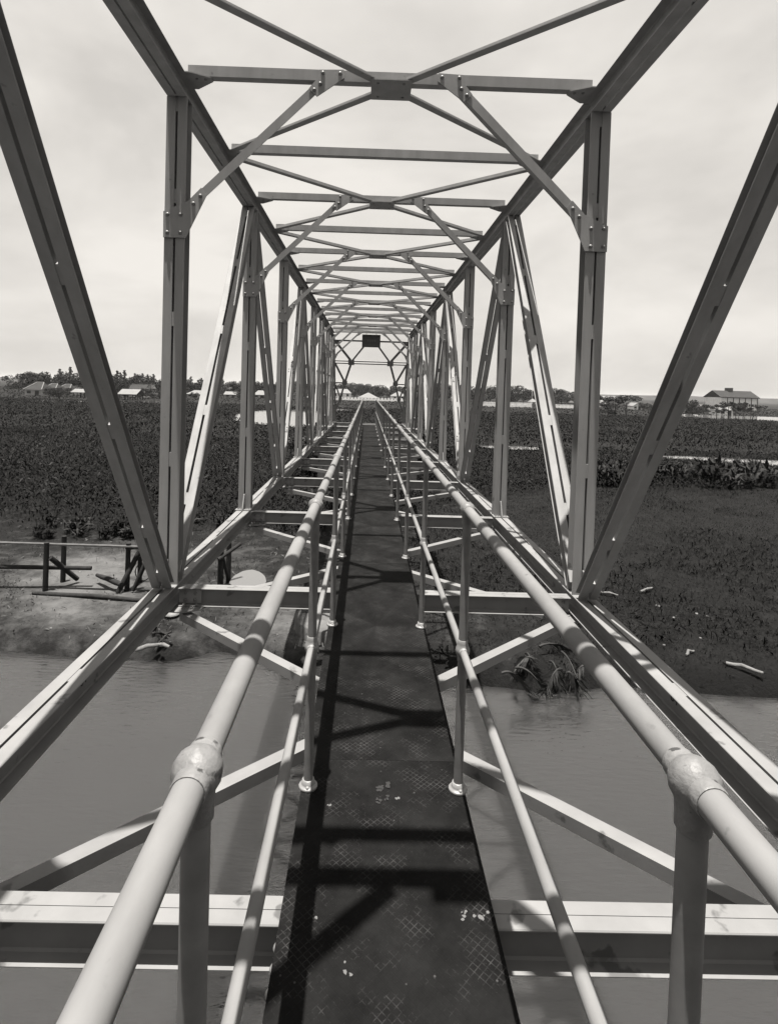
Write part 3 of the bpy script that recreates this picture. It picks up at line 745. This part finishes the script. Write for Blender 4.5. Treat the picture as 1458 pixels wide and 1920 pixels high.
def plant(p, sc, i, label, group):
    e = empty('marsh_plant', p, label, 'plant', group)
    inst('foliage', pm[i % 4], e, p, (0, 0, random.uniform(0, 6.28)), (sc, sc, sc*random.uniform(.85, 1.2)))
    inst('stem', stem_me, e, p, (0, 0, 0), (sc, sc, sc))
for i in range(46):
    px = 1120+i*7.2+random.uniform(-6, 6); py = 920-26*random.random()-(px-1120)*.012
    p = at(px, py, G); plant(p, random.uniform(.85, 1.3), i, 'bushy broad-leaved plant in the row along the pale creek', 'plants along the creek')
for i in range(34):
    px = 1100+i*10+random.uniform(-6, 6); py = 887-10*random.random()
    p = at(px, py, G); plant(p, random.uniform(.5, .85), i, 'bushy broad-leaved plant in the row along the pale creek', 'plants along the creek')
for i in range(40):
    px = random.uniform(62, 300) if i < 26 else random.uniform(330, 620); py = random.uniform(985, 1012)-(0 if px < 330 else 15)
    p = at(px, py, G); plant(p, random.uniform(.3, .55), i, 'leafy plant at the edge of the dark growth above the bare bank', 'plants at the edge of the bank')

# ------------------------------------------------------------------ trees
def crown_mesh(seed, kind, n):
    r = np.random.default_rng(seed)
    if kind == 'broad':
        k = 9; cs = np.stack([r.uniform(-.33, .33, k), r.uniform(-.33, .33, k), r.uniform(.38, .82, k)], -1); rs = r.uniform(.13, .24, k)
    elif kind == 'dense':
        k = 14; cs = np.stack([r.uniform(-.42, .42, k), r.uniform(-.36, .36, k), r.uniform(.2, .84, k)], -1); rs = r.uniform(.14, .22, k)
    elif kind == 'flat':
        k = 11; cs = np.stack([r.uniform(-.62, .62, k), r.uniform(-.5, .5, k), r.uniform(.70, .90, k)], -1); rs = r.uniform(.10, .20, k)
    else:
        k = 12; zz = np.linspace(.12, .96, k); cs = np.stack([r.normal(0, .03, k), r.normal(0, .03, k), zz], -1); rs = .17*(1.08-zz)+.018
    i = r.integers(0, k, n); v = r.normal(0, 1, (n, 3)); v /= np.linalg.norm(v, axis=1)[:, None]
    rad = r.uniform(.45, 1.05, n)**.7
    sq = np.array([1, 1, .55 if kind == 'flat' else .85])
    P = cs[i]+v*(rs[i]*rad)[:, None]*sq
    a = r.normal(0, 1, (n, 3)); a /= np.linalg.norm(a, axis=1)[:, None]; b = np.cross(a, r.normal(0, 1, (n, 3))); b /= np.linalg.norm(b, axis=1)[:, None]
    s = (.030 if kind != 'spire' else .024)*r.uniform(.6, 1.4, n)[:, None]
    V = np.stack([P-a*s, P+b*s*.55, P+a*s, P-b*s*.55], 1).reshape(-1, 3); q = np.arange(n)*4
    return fast_mesh('crown', V, np.stack([q, q+1, q+2, q+3], -1), 'leaf_tree')
crowns = {'broad': [crown_mesh(70+i, 'broad', 1500) for i in range(4)], 'dense': [crown_mesh(80+i, 'dense', 2200) for i in range(4)],
          'flat': [crown_mesh(90+i, 'flat', 1500) for i in range(3)], 'spire': [crown_mesh(95+i, 'spire', 800) for i in range(3)]}
def trunk_mesh(kind, seed):
    r = random.Random(seed); mb = MB()
    top = {'broad': .55, 'dense': .5, 'flat': .72, 'spire': .95}[kind]
    pts = [Vector((0, 0, -.05))]; 
    for i in range(1, 6): pts.append(Vector((r.uniform(-.02, .02), r.uniform(-.02, .02), top*i/5)))
    mb.tube(pts, [.034, .027, .024, .02, .014, .006], 7)
    for j in range(5 if kind != 'spire' else 0):
        a = r.uniform(0, 6.28); z = top*r.uniform(.5, .9); ln = (.5 if kind == 'flat' else .3)*r.uniform(.6, 1)
        p = Vector((0, 0, z)); q = p+Vector((math.cos(a)*ln*.5, math.sin(a)*ln*.5, .10)); e = p+Vector((math.cos(a)*ln, math.sin(a)*ln, .17))
        mb.tube([p, q, e], [.014, .010, .004], 5)
    return mb.mesh('trunk', 'bark')
trunks = {k: [trunk_mesh(k, i) for i in range(2)] for k in crowns}
def tree(px, base_py, h, kind, label, group, wide=1.0, far=0.0):
    p = at(px, base_py, G); p = CAM+(p-CAM)*(1+far); p.z = G
    e = empty('tree', p, label, 'tree', group); i = random.randint(0, 99); rz = random.uniform(0, 6.28)
    inst('crown', crowns[kind][i % len(crowns[kind])], e, p, (0, 0, rz), (h*wide, h*wide, h))
    inst('trunk', trunks[kind][i % 2], e, p, (0, 0, rz), (h, h, h))
# left wood behind the village
for i in range(44):
    px = 40+i*13.2+random.uniform(-5, 5)
    tree(px, 736+px*.014+random.uniform(-1.0, .3), random.uniform(6.3, 7.9), random.choice(['dense', 'dense', 'broad']), 'dense leafy tree in the wood behind the village', 'trees in the wood behind the village', 1.25)
for px, h in [(112, 8.3), (131, 9.2), (218, 8.6), (226, 8.0), (233, 8.9), (253, 7.9), (258, 7.6), (268, 8.0), (276, 7.7), (288, 7.9), (345, 8.0), (357, 7.6), (378, 7.2), (453, 7.0)]:
    tree(px, 737+px*.012, h, 'spire', 'pointed dark conifer rising above the wood behind the village', 'pointed trees above the wood', 1.1, .04)
# shrubs and trees standing among the village houses
for i in range(26):
    px = random.choice([random.uniform(62, 300), random.uniform(300, 620)])
    tree(px, 742+px*.014+random.uniform(-1, 1.5), random.uniform(1.8, 3.2), 'dense', 'low round tree among the village houses beyond the marsh', 'low trees among the village houses', 1.3)
# wood framed by the far portal
for i in range(17):
    px = 606+i*10+random.uniform(-3, 3)
    tree(px, 747+(px-690)*.03+random.uniform(-1.2, 0), random.uniform(7.6, 8.8)*(1 if px < 700 else .88), 'dense', 'dense tree in the dark wood behind the tent-roofed houses', 'trees behind the tent-roofed houses', 1.2, .06)
# right-hand wood behind the white fence
for i in range(24):
    px = 790+i*12.6+random.uniform(-4, 4)
    tree(px, 754.5+(px-900)*.03+random.uniform(-1.5, .2), random.uniform(7.0, 9.2)*(1 if px < 1060 else .72), random.choice(['dense', 'broad', 'dense']), 'dark leafy tree in the wood behind the long white fence', 'trees behind the white fence', 1.3)
# spreading trees on the right
for px, py, h, wd in [(1152, 781, 5.0, 1.5), (1172, 783, 4.6, 1.5), (1140, 779, 3.6, 1.4)]:
    tree(px, py, h, 'flat' if px != 1140 else 'dense', 'flat-topped spreading tree beside the small gabled house on the right plain', 'spreading trees by the small gabled house', wd)
for px, py, h, k in [(1297, 778, 4.6, 'dense'), (1289, 776, 3.4, 'dense'), (1318, 776, 2.6, 'broad'), (1330, 776, 2.7, 'dense')]:
    tree(px, py, h, k, 'round dark tree at the bend of the far canal', 'round trees by the canal bend', 1.2)
for px, py, h in [(1342, 786, 3.4), (1364, 787, 4.3), (1352, 785, 2.6), (1378, 788, 3.2), (1392, 787, 3.0), (1410, 790, 3.6), (1308, 784, 1.8), (1332, 786, 2.0)]:
    tree(px, py, h, 'flat', 'small spreading tree on the canal bank before the white factory hall', 'small trees before the factory hall', 1.15)
for px, py, h in [(1205, 770, 3.2), (1225, 770, 2.8), (1240, 771, 3.0), (1110, 760, 4.2), (1092, 759, 3.6)]:
    tree(px, py, h, 'dense', 'bushy tree near the roofs on the right plain', 'bushy trees on the right plain', 1.3)
# bushes at the far landing of the bridge
for dx, dy, h in [(-1.6, 25.6, 2.7), (-.6, 27.5, 2.5), (.7, 27.2, 2.6), (1.8, 25.8, 2.6), (-2.9, 26.5, 2.4), (3.0, 26.6, 2.4), (0.1, 29.0, 2.6)]:
    e = empty('bush', (dx, dy, G), 'dense dark bush growing beyond the far end of the walkway', 'bush', 'bushes at the far landing')
    inst('crown', crowns['dense'][random.randint(0, 3)], e, (dx, dy, G-.4), (0, 0, random.uniform(0, 6)), (h*1.1, h*1.1, h*1.15))
    inst('trunk', trunks['dense'][0], e, (dx, dy, G), (0, 0, 0), (h, h, h))

# ------------------------------------------------------------------ houses
def house(px, py, wpx, wall_h, roof_h, label, wall='wall_white', roof='roof_dark', depth=6.0, kind='gable_side', rot=0.0, openings=3, cat='house', name='house', eave=.35, ridge=None, group=None, postwork=False):
    p = at(px, py, G); dist = (p-CAM).dot(_fwd); wd = wpx*dist/F
    e = empty(name, p, label, cat, group); e.rotation_euler = (0, 0, rot)
    hw, dp = wd/2, depth
    def part(nm, mb, mt, par=None):
        me = mb.mesh(nm, mt); o = bpy.data.objects.new(nm, me); C.objects.link(o); o.parent = par or e; WPOS[o.name] = Vector(p); return o
    if postwork:
        for xx in np.linspace(-hw*.92, hw*.92, 4):
            for yy in (.2, dp-.2):
                part('post', MB().box(xx-.08, xx+.08, yy-.08, yy+.08, -.1, wall_h), 'timber')
    else:
        wl = part('wall', MB().box(-hw, hw, 0, dp, -.2, wall_h), wall)
        for i in range(openings):
            cx = -hw+wd*(i+.5)/openings; ow = min(.55, wd/openings*.3)
            z0, z1 = (0.0, min(2.0, wall_h*.85)) if i == openings//2 and openings > 1 else (wall_h*.35, wall_h*.82)
            nm = 'door' if z0 == 0 else 'window'
            f = part(nm, MB().box(cx-ow, cx+ow, -.03, .03, z0, z1), 'opening_dark')
            part('frame', MB().box(cx-ow-.07, cx+ow+.07, -.05, -.031, z1+.002, z1+.10), 'wall_grey', f)
            part('sill', MB().box(cx-ow-.07, cx+ow+.07, -.07, -.031, z0-.09, z0-.002), 'wall_grey', f)
    z0 = wall_h+.002; ev = eave; t = .12; mb = MB()
    if kind == 'gable_side':                  # ridge runs across the view
        mb.plate([(-ev, z0-.15), (dp/2, z0+roof_h), (dp+ev, z0-.15), (dp+ev, z0-.15+t), (dp/2, z0+roof_h+t), (-ev, z0-.15+t)], 0, -hw-ev, hw+ev)
        rf = part('roof', mb, roof)
        if not postwork:
            for sx in (-hw+.01, hw-.01): part('gable', MB().plate([(0.01, z0), (dp-.01, z0), (dp/2, z0+roof_h-.03)], 0, sx-.008, sx+.008), wall)
    elif kind == 'gable_front':               # gable end faces the view
        mb.plate([(-hw-ev, z0-.15), (0, z0+roof_h), (hw+ev, z0-.15), (hw+ev, z0-.15+t), (0, z0+roof_h+t), (-hw-ev, z0-.15+t)], 1, -ev, dp+ev)
        rf = part('roof', mb, roof)
        part('gable', MB().plate([(-hw+.01, z0), (hw-.01, z0), (0, z0+roof_h-.03)], 1, 0, .1), wall)
    else:                                     # hipped
        r = hw*(.45 if ridge is None else ridge)
        vs = [(-hw-ev, -ev, z0), (hw+ev, -ev, z0), (hw+ev, dp+ev, z0), (-hw-ev, dp+ev, z0), (-r, dp/2, z0+roof_h), (r, dp/2, z0+roof_h)]
        mb.add(vs, [(3, 2, 1, 0), (0, 1, 5, 4), (2, 3, 4, 5), (1, 2, 5), (3, 0, 4)]); rf = part('roof', mb, roof)
    if ridge is not False and kind == 'gable_side' and roof != 'roof_white':
        part('ridge_cap', MB().box(-hw-ev, hw+ev, dp/2-.22, dp/2+.22, z0+roof_h+t*.6, z0+roof_h+t+.10), 'roof_white', rf)
    if kind == 'hip' and roof != 'roof_white' and roof != 'wall_white':
        mb = MB()
        for a, b in (((-hw-ev, -ev, z0+.04), (-r, dp/2, z0+roof_h+.06)), ((hw+ev, -ev, z0+.04), (r, dp/2, z0+roof_h+.06)), ((-r, dp/2, z0+roof_h+.06), (r, dp/2, z0+roof_h+.06))):
            mb.tube([a, b], .13, 6)
        part('ridge_cap', mb, 'roof_white', rf)
    return e
# the village on the left
house(62, 741.5, 30, 1.6, 2.0, 'hip-roofed house with pale ridges, its dark roof joined by a wall to the village edge', 'wall_grey', 'roof_mid', 7, 'hip', 0, 2)
house(90, 741.5, 24, 1.5, 1.8, 'hip-roofed house with pale ridge lines between two neighbours of the village', 'wall_grey', 'roof_mid', 7, 'hip', 0, 2)
house(117, 741, 24, 1.5, 1.7, 'dark hip-roofed house beside the flat white building of the village', 'wall_grey', 'roof_mid', 7, 'hip', 0, 2)
house(133, 738, 28, 2.6, .5, 'low flat white building behind the hip-roofed village houses', 'wall_white', 'roof_white', 6, 'gable_side', 0, 2)
house(148, 746, 24, 1.5, .7, 'small open shed with a white sheet roof at the village road', 'wall_grey', 'roof_white', 4, 'gable_side', 0, 2, 'shed', 'shed', postwork=True)
house(239, 750, 31, 1.5, 1.1, 'open pavilion with a broad white roof at the edge of the marsh', 'wall_grey', 'roof_white', 5, 'gable_side', 0, 2, 'pavilion', 'pavilion', postwork=True)
house(262, 744.5, 40, 2.2, 1.6, 'long house with a dark roof and a pale ridge behind the white pavilion', 'wall_white', 'roof_dark', 6, 'gable_side', 0, 3)
house(280, 744.8, 10, 2.4, 1.4, 'narrow white gable-fronted wing with two dark windows by the long dark-roofed house', 'wall_white', 'roof_dark', 4, 'gable_front', 0, 2)
house(352, 738, 22, 2.0, 1.5, 'house with a pale gable roof peeping from the trees behind the hipped white one', 'wall_grey', 'roof_mid', 5, 'gable_side', 0, 2)
house(366, 745, 30, 1.1, 1.3, 'low house with a wide white hipped roof beyond the marsh', 'wall_grey', 'roof_white', 6, 'hip', 0, 3)
house(432, 746, 22, 1.2, .9, 'small house with a whitish low roof between the bright diagonal and the pond', 'wall_grey', 'roof_white', 5, 'gable_side', 0, 2)
house(486, 747, 20, 1.3, 1.6, 'white-roofed house near the marsh pond with bushes before its door', 'wall_grey', 'roof_white', 5, 'hip', 0, 2)
# houses seen through the far portal
house(640, 746, 34, 2.3, 2.0, 'white house with a low hipped roof at the left leg of the far portal', 'wall_white', 'roof_white', 7, 'hip', 0, 3, ridge=.6)
house(690, 748, 38, .5, 2.4, 'tent-like house with a broad white pyramid roof straight beyond the walkway', 'wall_white', 'roof_white', 8, 'hip', 0, 1, ridge=.05)
house(747, 749, 28, 1.6, 2.3, 'white house with a pyramid roof at the right leg of the far portal', 'wall_white', 'roof_white', 7, 'hip', 0, 2, ridge=.1)
house(858, 753, 24, 1.6, 1.6, 'white-roofed house glimpsed between the right-hand truss posts', 'wall_white', 'roof_white', 7, 'gable_side', 0, 2)
house(1000, 758, 12, 1.0, 1.5, 'small white tent-roofed hut at the end of the long white fence', 'wall_white', 'roof_white', 4, 'hip', 0, 1, ridge=.1)
house(1081, 755, 16, 2.8, 1.6, 'white gabled house at the end of the wood behind the fence', 'wall_white', 'roof_mid', 6, 'gable_front', 0, 2)
house(1143, 761, 44, 3.4, 1.2, 'long hall with a pale roof above the spreading trees', 'wall_grey', 'roof_white', 10, 'gable_side', .15, 4)
house(1130, 764, 9, 1.4, 1.8, 'little white tent-roofed hut beneath the long pale-roofed hall', 'wall_white', 'roof_white', 4, 'hip', 0, 1, ridge=.1)
house(1194, 768, 15, 1.3, 1.1, 'small white gable-fronted house with two dark openings on the right plain', 'wall_white', 'roof_white', 5, 'gable_front', 0, 2)
house(1215, 768, 26, .9, 1.7, 'low dark-roofed house adjoining the small white gabled one', 'wall_grey', 'roof_dark', 6, 'hip', 0, 2)
house(1360, 779, 26, 1.6, 1.4, 'white house with a low hipped roof half hidden by the canal trees', 'wall_white', 'roof_white', 5, 'hip', 0, 2)
# the factory hall
p = at(1384, 769, G); dist = (p-CAM).dot(_fwd); k = dist/F
fh = empty('factory_hall', p, 'tall white factory hall with a dark roof and a square stack on its ridge', 'hall')
def fpart(nm, mb, mt, par=None):
    o = bpy.data.objects.new(nm, mb.mesh(nm, mt)); C.objects.link(o); o.parent = par or fh; WPOS[o.name] = Vector(p); return o
hw = 34*k; wh = 23.0*k; rh = 12.0*k
fpart('wall', MB().box(-hw, hw, 0, 12, -.5, wh), 'wall_white')
rf = fpart('roof', MB().plate([(-.8, wh-.1), (6, wh+rh), (12.8, wh-.1), (12.8, wh+.2), (6, wh+rh+.3), (-.8, wh+.2)], 0, -hw-.8, hw+.8), 'roof_dark')
fpart('stack', MB().box(-9*k, -1*k, 4.4, 7.6, wh+rh*.7, wh+rh+6.5*k), 'roof_dark', rf)
for i in range(6):
    cx = -hw+(i+.5)*hw/3
    wdw = fpart('window', MB().box(cx-4.4*k, cx+4.4*k, -.08, .05, wh*.30, wh*.50), 'opening_dark')
    fpart('mullion', MB().box(cx-.12, cx+.12, -.14, -.085, wh*.30, wh*.50), 'wall_white', wdw)
    fpart('downpipe', MB().box(cx+5.2*k, cx+5.2*k+.25, -.3, -.02, 0, wh*.97), 'roof_dark')

# long white fence, low wall, flag pole
def fence(pxs, pys, h, label, n, mt='wall_white', name='picket_fence', cat='fence'):
    a = at(pxs[0], pys[0], G); b = at(pxs[1], pys[1], G); e = empty(name, a, label, cat)
    t = (b-a).normalized(); ln = (b-a).length; nn = Vector((-t.y, t.x, 0))
    def put(nm, s0, s1, th, z0, z1):
        vs = [a+t*s+nn*o_+Vector((0, 0, z)) for s in (s0, s1) for o_ in (-th, th) for z in (z0, z1)]
        MB().add(vs, [(0, 1, 3, 2), (4, 6, 7, 5), (0, 4, 5, 1), (2, 3, 7, 6), (0, 2, 6, 4), (1, 5, 7, 3)]).build(nm, mt, e)
    put('plinth', 0, ln, .12, -.2, h*.55)
    for i in range(n):
        s = ln*(i+.5)/n; put('picket', s-ln/n*.24, s+ln/n*.24, .08, h*.551, h)
    put('rail', 0, ln, .06, h*.78, h*.84)
fence((905, 996), (762, 764), 1.6, 'long white picket fence below the right-hand wood', 40)
fence((1040, 1076), (765, 766), 1.3, 'short stretch of white wall and pickets right of the bright diagonal, before the wood', 14)
fence((612, 762), (749.5, 753.5), 1.3, 'long low white wall running before the tent-roofed houses', 24, name='low_wall', cat='wall')
p = at(996, 760, G); e = empty('flag_pole', p, 'thin pale flag pole rising from the wood behind the white fence', 'pole')
MB().tube([(p.x, p.y, G), (p.x, p.y, G+9.4)], .07, 6).build('mast', 'wall_white', e); MB().lathe([(.02, 0), (.14, .1), (.14, .2), (.02, .3)], 8, 'z', (p.x, p.y, G+9.4)).build('finial', 'wall_white', e)

# ------------------------------------------------------------------ timber frames and litter on the banks
def beam(nm, a, b, r, mt, par, seg=8):
    return MB().tube([a, (Vector(a)+Vector(b))/2, b], [r, r*.97, r*.93], seg).build(nm, mt, par)
def g(px, py): q = at(px, py, G); return q
fr = empty('timber_railing', g(80, 1105), 'dark timber railing of rough posts with a pale top rail on the bare bank', 'railing')
PH = .98
posts = [(85, 1108), (118, 1092), (238, 1108), (262, 1092)]
pp = [g(*q) for q in posts]
for q in pp[:3]: beam('post', (q.x, q.y, G-.2), (q.x+.02, q.y, G+PH+.06), .058, 'timber', fr)
beam('post', (pp[3].x, pp[3].y, G-.2), (pp[3].x, pp[3].y, G+.86), .055, 'timber', fr)
a0 = Vector((pp[0].x-4.5, pp[0].y+.15, G+PH)); b0 = Vector((pp[2].x+.55, pp[2].y-.05, G+PH))
mb = MB(); mb.prism(a0, b0, [(-.05, -.015), (.05, -.015), (.05, .015), (-.05, .015)]); mb.build('top_rail', 'timber_pale', fr)
beam('brace', (pp[0].x+.1, pp[0].y, G+.72), (pp[1].x+.35, pp[1].y-.05, G+.10), .055, 'timber', fr)
beam('brace', (pp[2].x-.12, pp[2].y-.15, G+.02), (pp[2].x+.22, pp[2].y+.1, G+.85), .06, 'timber', fr)
beam('brace', (pp[2].x+.5, pp[2].y-.05, G+.86), (pp[2].x+.18, pp[2].y-.1, G+.05), .05, 'timber', fr)
beam('mid_rail', (pp[0].x-2.5, pp[0].y, G+.48), (pp[1].x+.75, pp[1].y-.25, G+.42), .05, 'timber', fr)
beam('cross_piece', (pp[2].x, pp[2].y, G+.95), (pp[3].x, pp[3].y, G+.82), .06, 'timber', fr)
fr2 = empty('timber_trestle', g(420, 1095), 'small dark timber trestle of two posts and a cross pole by the puddle', 'trestle')
q1, q2 = g(413, 1098), g(428, 1090)
beam('post', (q1.x, q1.y, G-.2), (q1.x, q1.y, G+.80), .07, 'timber', fr2); beam('post', (q2.x, q2.y, G-.2), (q2.x, q2.y, G+1.0), .06, 'timber', fr2)
beam('cross_pole', (q1.x-.03, q1.y-.1, G+.62), (q2.x+.25, q2.y+.05, G+.86), .045, 'timber', fr2)
beam('brace', (q1.x+.05, q1.y, G+.6), (q2.x, q2.y, G+.05), .04, 'timber', fr2)
# fallen pole and dark timbers
def log(px0, py0, px1, py1, r, label, mt='driftwood', z=.06, group=None, name='log', cat='log'):
    a, b = at(px0, py0, G+z), at(px1, py1, G+z); d = b-a; mid = (a+b)/2+Vector((random.uniform(-.03, .03), random.uniform(-.03, .03), .03))
    mb = MB(); mb.tube([a, a+d*.2, mid, b-d*.2, b], [r*.8, r, r*.95, r*.85, r*.6], 9)
    return tag(mb.build(name, mt), label, cat, group)
log(62, 1112, 300, 1128, .05, 'long dark pole lying on the bank at the foot of the timber railing', 'timber', .03)
log(228, 1096, 182, 1078, .06, 'short dark log slanting against the pale silt beside the railing posts', 'timber', .2)
log(253, 1219, 300, 1208, .04, 'pale driftwood log at the water edge below the left chord', 'driftwood', -.02)
log(300, 1208, 318, 1213, .035, 'thin pale stick beside the driftwood log at the water edge', 'driftwood', .0, None, 'stick', 'stick')
log(1122, 1110, 1158, 1116, .03, 'pale driftwood log lying beside the foot of the right truss', 'driftwood')
log(1200, 1109, 1222, 1102, .03, 'stubby pale driftwood log tilted on the dark turf', 'driftwood')
log(1360, 1243, 1430, 1262, .035, 'long bleached driftwood pole on the right bank near the water', 'driftwood', .03)
log(1285, 1228, 1300, 1220, .025, 'short pale stick on the turf of the right bank', 'driftwood', .02, None, 'stick', 'stick')
# stones
def stone(px, py, r, label, mt='stone', group=None):
    p = at(px, py, G); bm = bmesh.new(); bmesh.ops.create_icosphere(bm, subdivisions=2, radius=r)
    for v in bm.verts: v.co *= random.uniform(.8, 1.15); v.co.z *= .6
    me = bpy.data.meshes.new('stone'); bm.to_mesh(me); bm.free(); me.materials.append(M[mt])
    o = bpy.data.objects.new('stone', me); _place(o, None, (p.x, p.y, float(ground_z(p.x, p.y))+r*.25)); tag(o, label, 'stone', group)
stone(1232, 1138, .05, 'largest pale stone on the dark turf of the right bank')
for q in [(1262, 1159), (1267, 1156), (1305, 1151), (1325, 1156), (1312, 1196), (1244, 1209), (1090, 1120)]: stone(q[0], q[1], random.uniform(.02, .035), 'small pale stone on the dark turf of the right bank', 'stone', 'small pale stones on the right bank')
for q in [(205, 1126), (330, 1148), (341, 1139), (470, 1180), (520, 1190), (96, 1178), (300, 1160), (150, 1075), (225, 1060), (395, 1200)]: stone(q[0], q[1], random.uniform(.015, .03), 'small stone on the bare silt of the left bank', 'stone', 'small stones on the left bank')
e = tag(MB().lathe([(.02, 0), (.15, .01), (.16, .03), (.02, .05)], 9, 'z', tuple(at(322, 1153, G+.02))).build('flat_stone', 'stone'), 'flat whitish stone below the bolted gusset of the left chord', 'stone')
# wire hoop leaning on the railing post
hp = g(268, 1092); pts = [(hp.x+.17*math.cos(a), hp.y, G+.24+.2*math.sin(a)) for a in np.linspace(0, 6.283, 25)]
tag(MB().tube(pts, .012, 6, False).build('wire_hoop', 'dark_steel'), 'dark wire hoop leaning on the end post of the timber railing', 'hoop')
# palm fronds washed up at the water edge
def frond(px0, py0, px1, py1, label, ln_leaf=.26, n=26, lift=.25, mt='frond'):
    a, b = at(px0, py0, G+.15), at(px1, py1, G-.12); mid = (a+b)/2+Vector((0, 0, lift))
    e = empty('palm_frond', b, label, 'frond', 'palm fronds at the water edge'); sp = [a.lerp(mid, t).lerp(mid.lerp(b, t), t) for t in np.linspace(0, 1, 9)]
    MB().tube(sp, [.022, .02, .018, .016, .014, .012, .010, .007, .004], 6).build('stalk', mt, e)
    mb = MB()
    for i in range(n):
        t = .25+.75*i/n; p = a.lerp(mid, t).lerp(mid.lerp(b, t), t); d = (b-a).normalized()
        for s in (-1, 1):
            sd_ = d.cross(Vector((0, 0, 1))).normalized()*s
            q = p+(d*.7+sd_*random.uniform(.35, .8)+Vector((0, 0, random.uniform(-.5, .15)))).normalized()*ln_leaf*random.uniform(.6, 1.1)
            wv = d.cross(q-p).normalized()*.010+d*.010
            m_ = p.lerp(q, .5)+Vector((0, 0, .02))
            mb.add([p-wv*.5, p+wv*.5, m_+wv, q, m_-wv], [(0, 1, 2, 4), (4, 2, 3)])
    mb.build('leaflets', mt, e)
for q in [(1052, 1255, 1022, 1300), (1052, 1222, 1090, 1302), (1000, 1236, 965, 1262), (966, 1252, 1022, 1302), (1010, 1212, 1075, 1232), (985, 1225, 1000, 1270), (1062, 1262, 1080, 1300), (1100, 1250, 1070, 1285), (940, 1262, 985, 1296), (1030, 1240, 1050, 1290)]:
    frond(*q, 'dead palm frond drooping from the right bank into the river')
for q in [(300, 1170, 290, 1205), (322, 1185, 300, 1212), (285, 1188, 318, 1200)]:
    frond(*q, 'dead palm frond beside the driftwood log on the left bank', .2, 16, .12)

# unseen wood added behind the camera to darken the shaded steel
VV, QQ, off = [], [], 0
r = np.random.default_rng(5)
for i in range(34):
    me = crowns['dense'][i % 4]; n = len(me.vertices); co = np.empty(n*3, np.float32); me.vertices.foreach_get('co', co); co = co.reshape(-1, 3)
    h = r.uniform(7, 10.5); a = r.uniform(0, 6.28); R_ = np.array([[np.cos(a), -np.sin(a), 0], [np.sin(a), np.cos(a), 0], [0, 0, 1]])
    p = np.array([-44+i*2.7+r.uniform(-1, 1), -13-r.uniform(0, 7), G-h*.12]); VV.append((co@R_.T)*[h*1.05, h*1.05, h]*1.0+p); QQ.append(np.arange(n).reshape(-1, 4)+off); off += n
VV = np.concatenate(VV); k = .5
o = bpy.data.objects.new('near_bank_wood', fast_mesh('near_bank_wood', VV, np.concatenate(QQ), 'leaf_tree')); _place(o, None)
tag(o, 'dense leafy wood added out of view behind the camera to darken the shaded steel', 'wood', kind='stuff')

# ------------------------------------------------------------------ the hazy air over the plain
hz = MB().box(-2600, 2600, -1000, 3100, -7, 16)
me = bpy.data.meshes.new('haze'); me.from_pydata(hz.v, [], hz.f)
hm = bpy.data.materials.new('haze'); hm.use_nodes = True; t = hm.node_tree
for n in list(t.nodes):
    if n.type != 'OUTPUT_MATERIAL': t.nodes.remove(n)
pv = t.nodes.new('ShaderNodeVolumePrincipled'); pv.inputs['Color'].default_value = (.95, .95, .95, 1); pv.inputs['Density'].default_value = 0.00011
t.links.new(pv.outputs[0], t.nodes['Material Output'].inputs['Volume']); me.materials.append(hm)
tag(_place(bpy.data.objects.new('haze', me), None), 'thin pale haze over the plain', 'haze', kind='stuff')
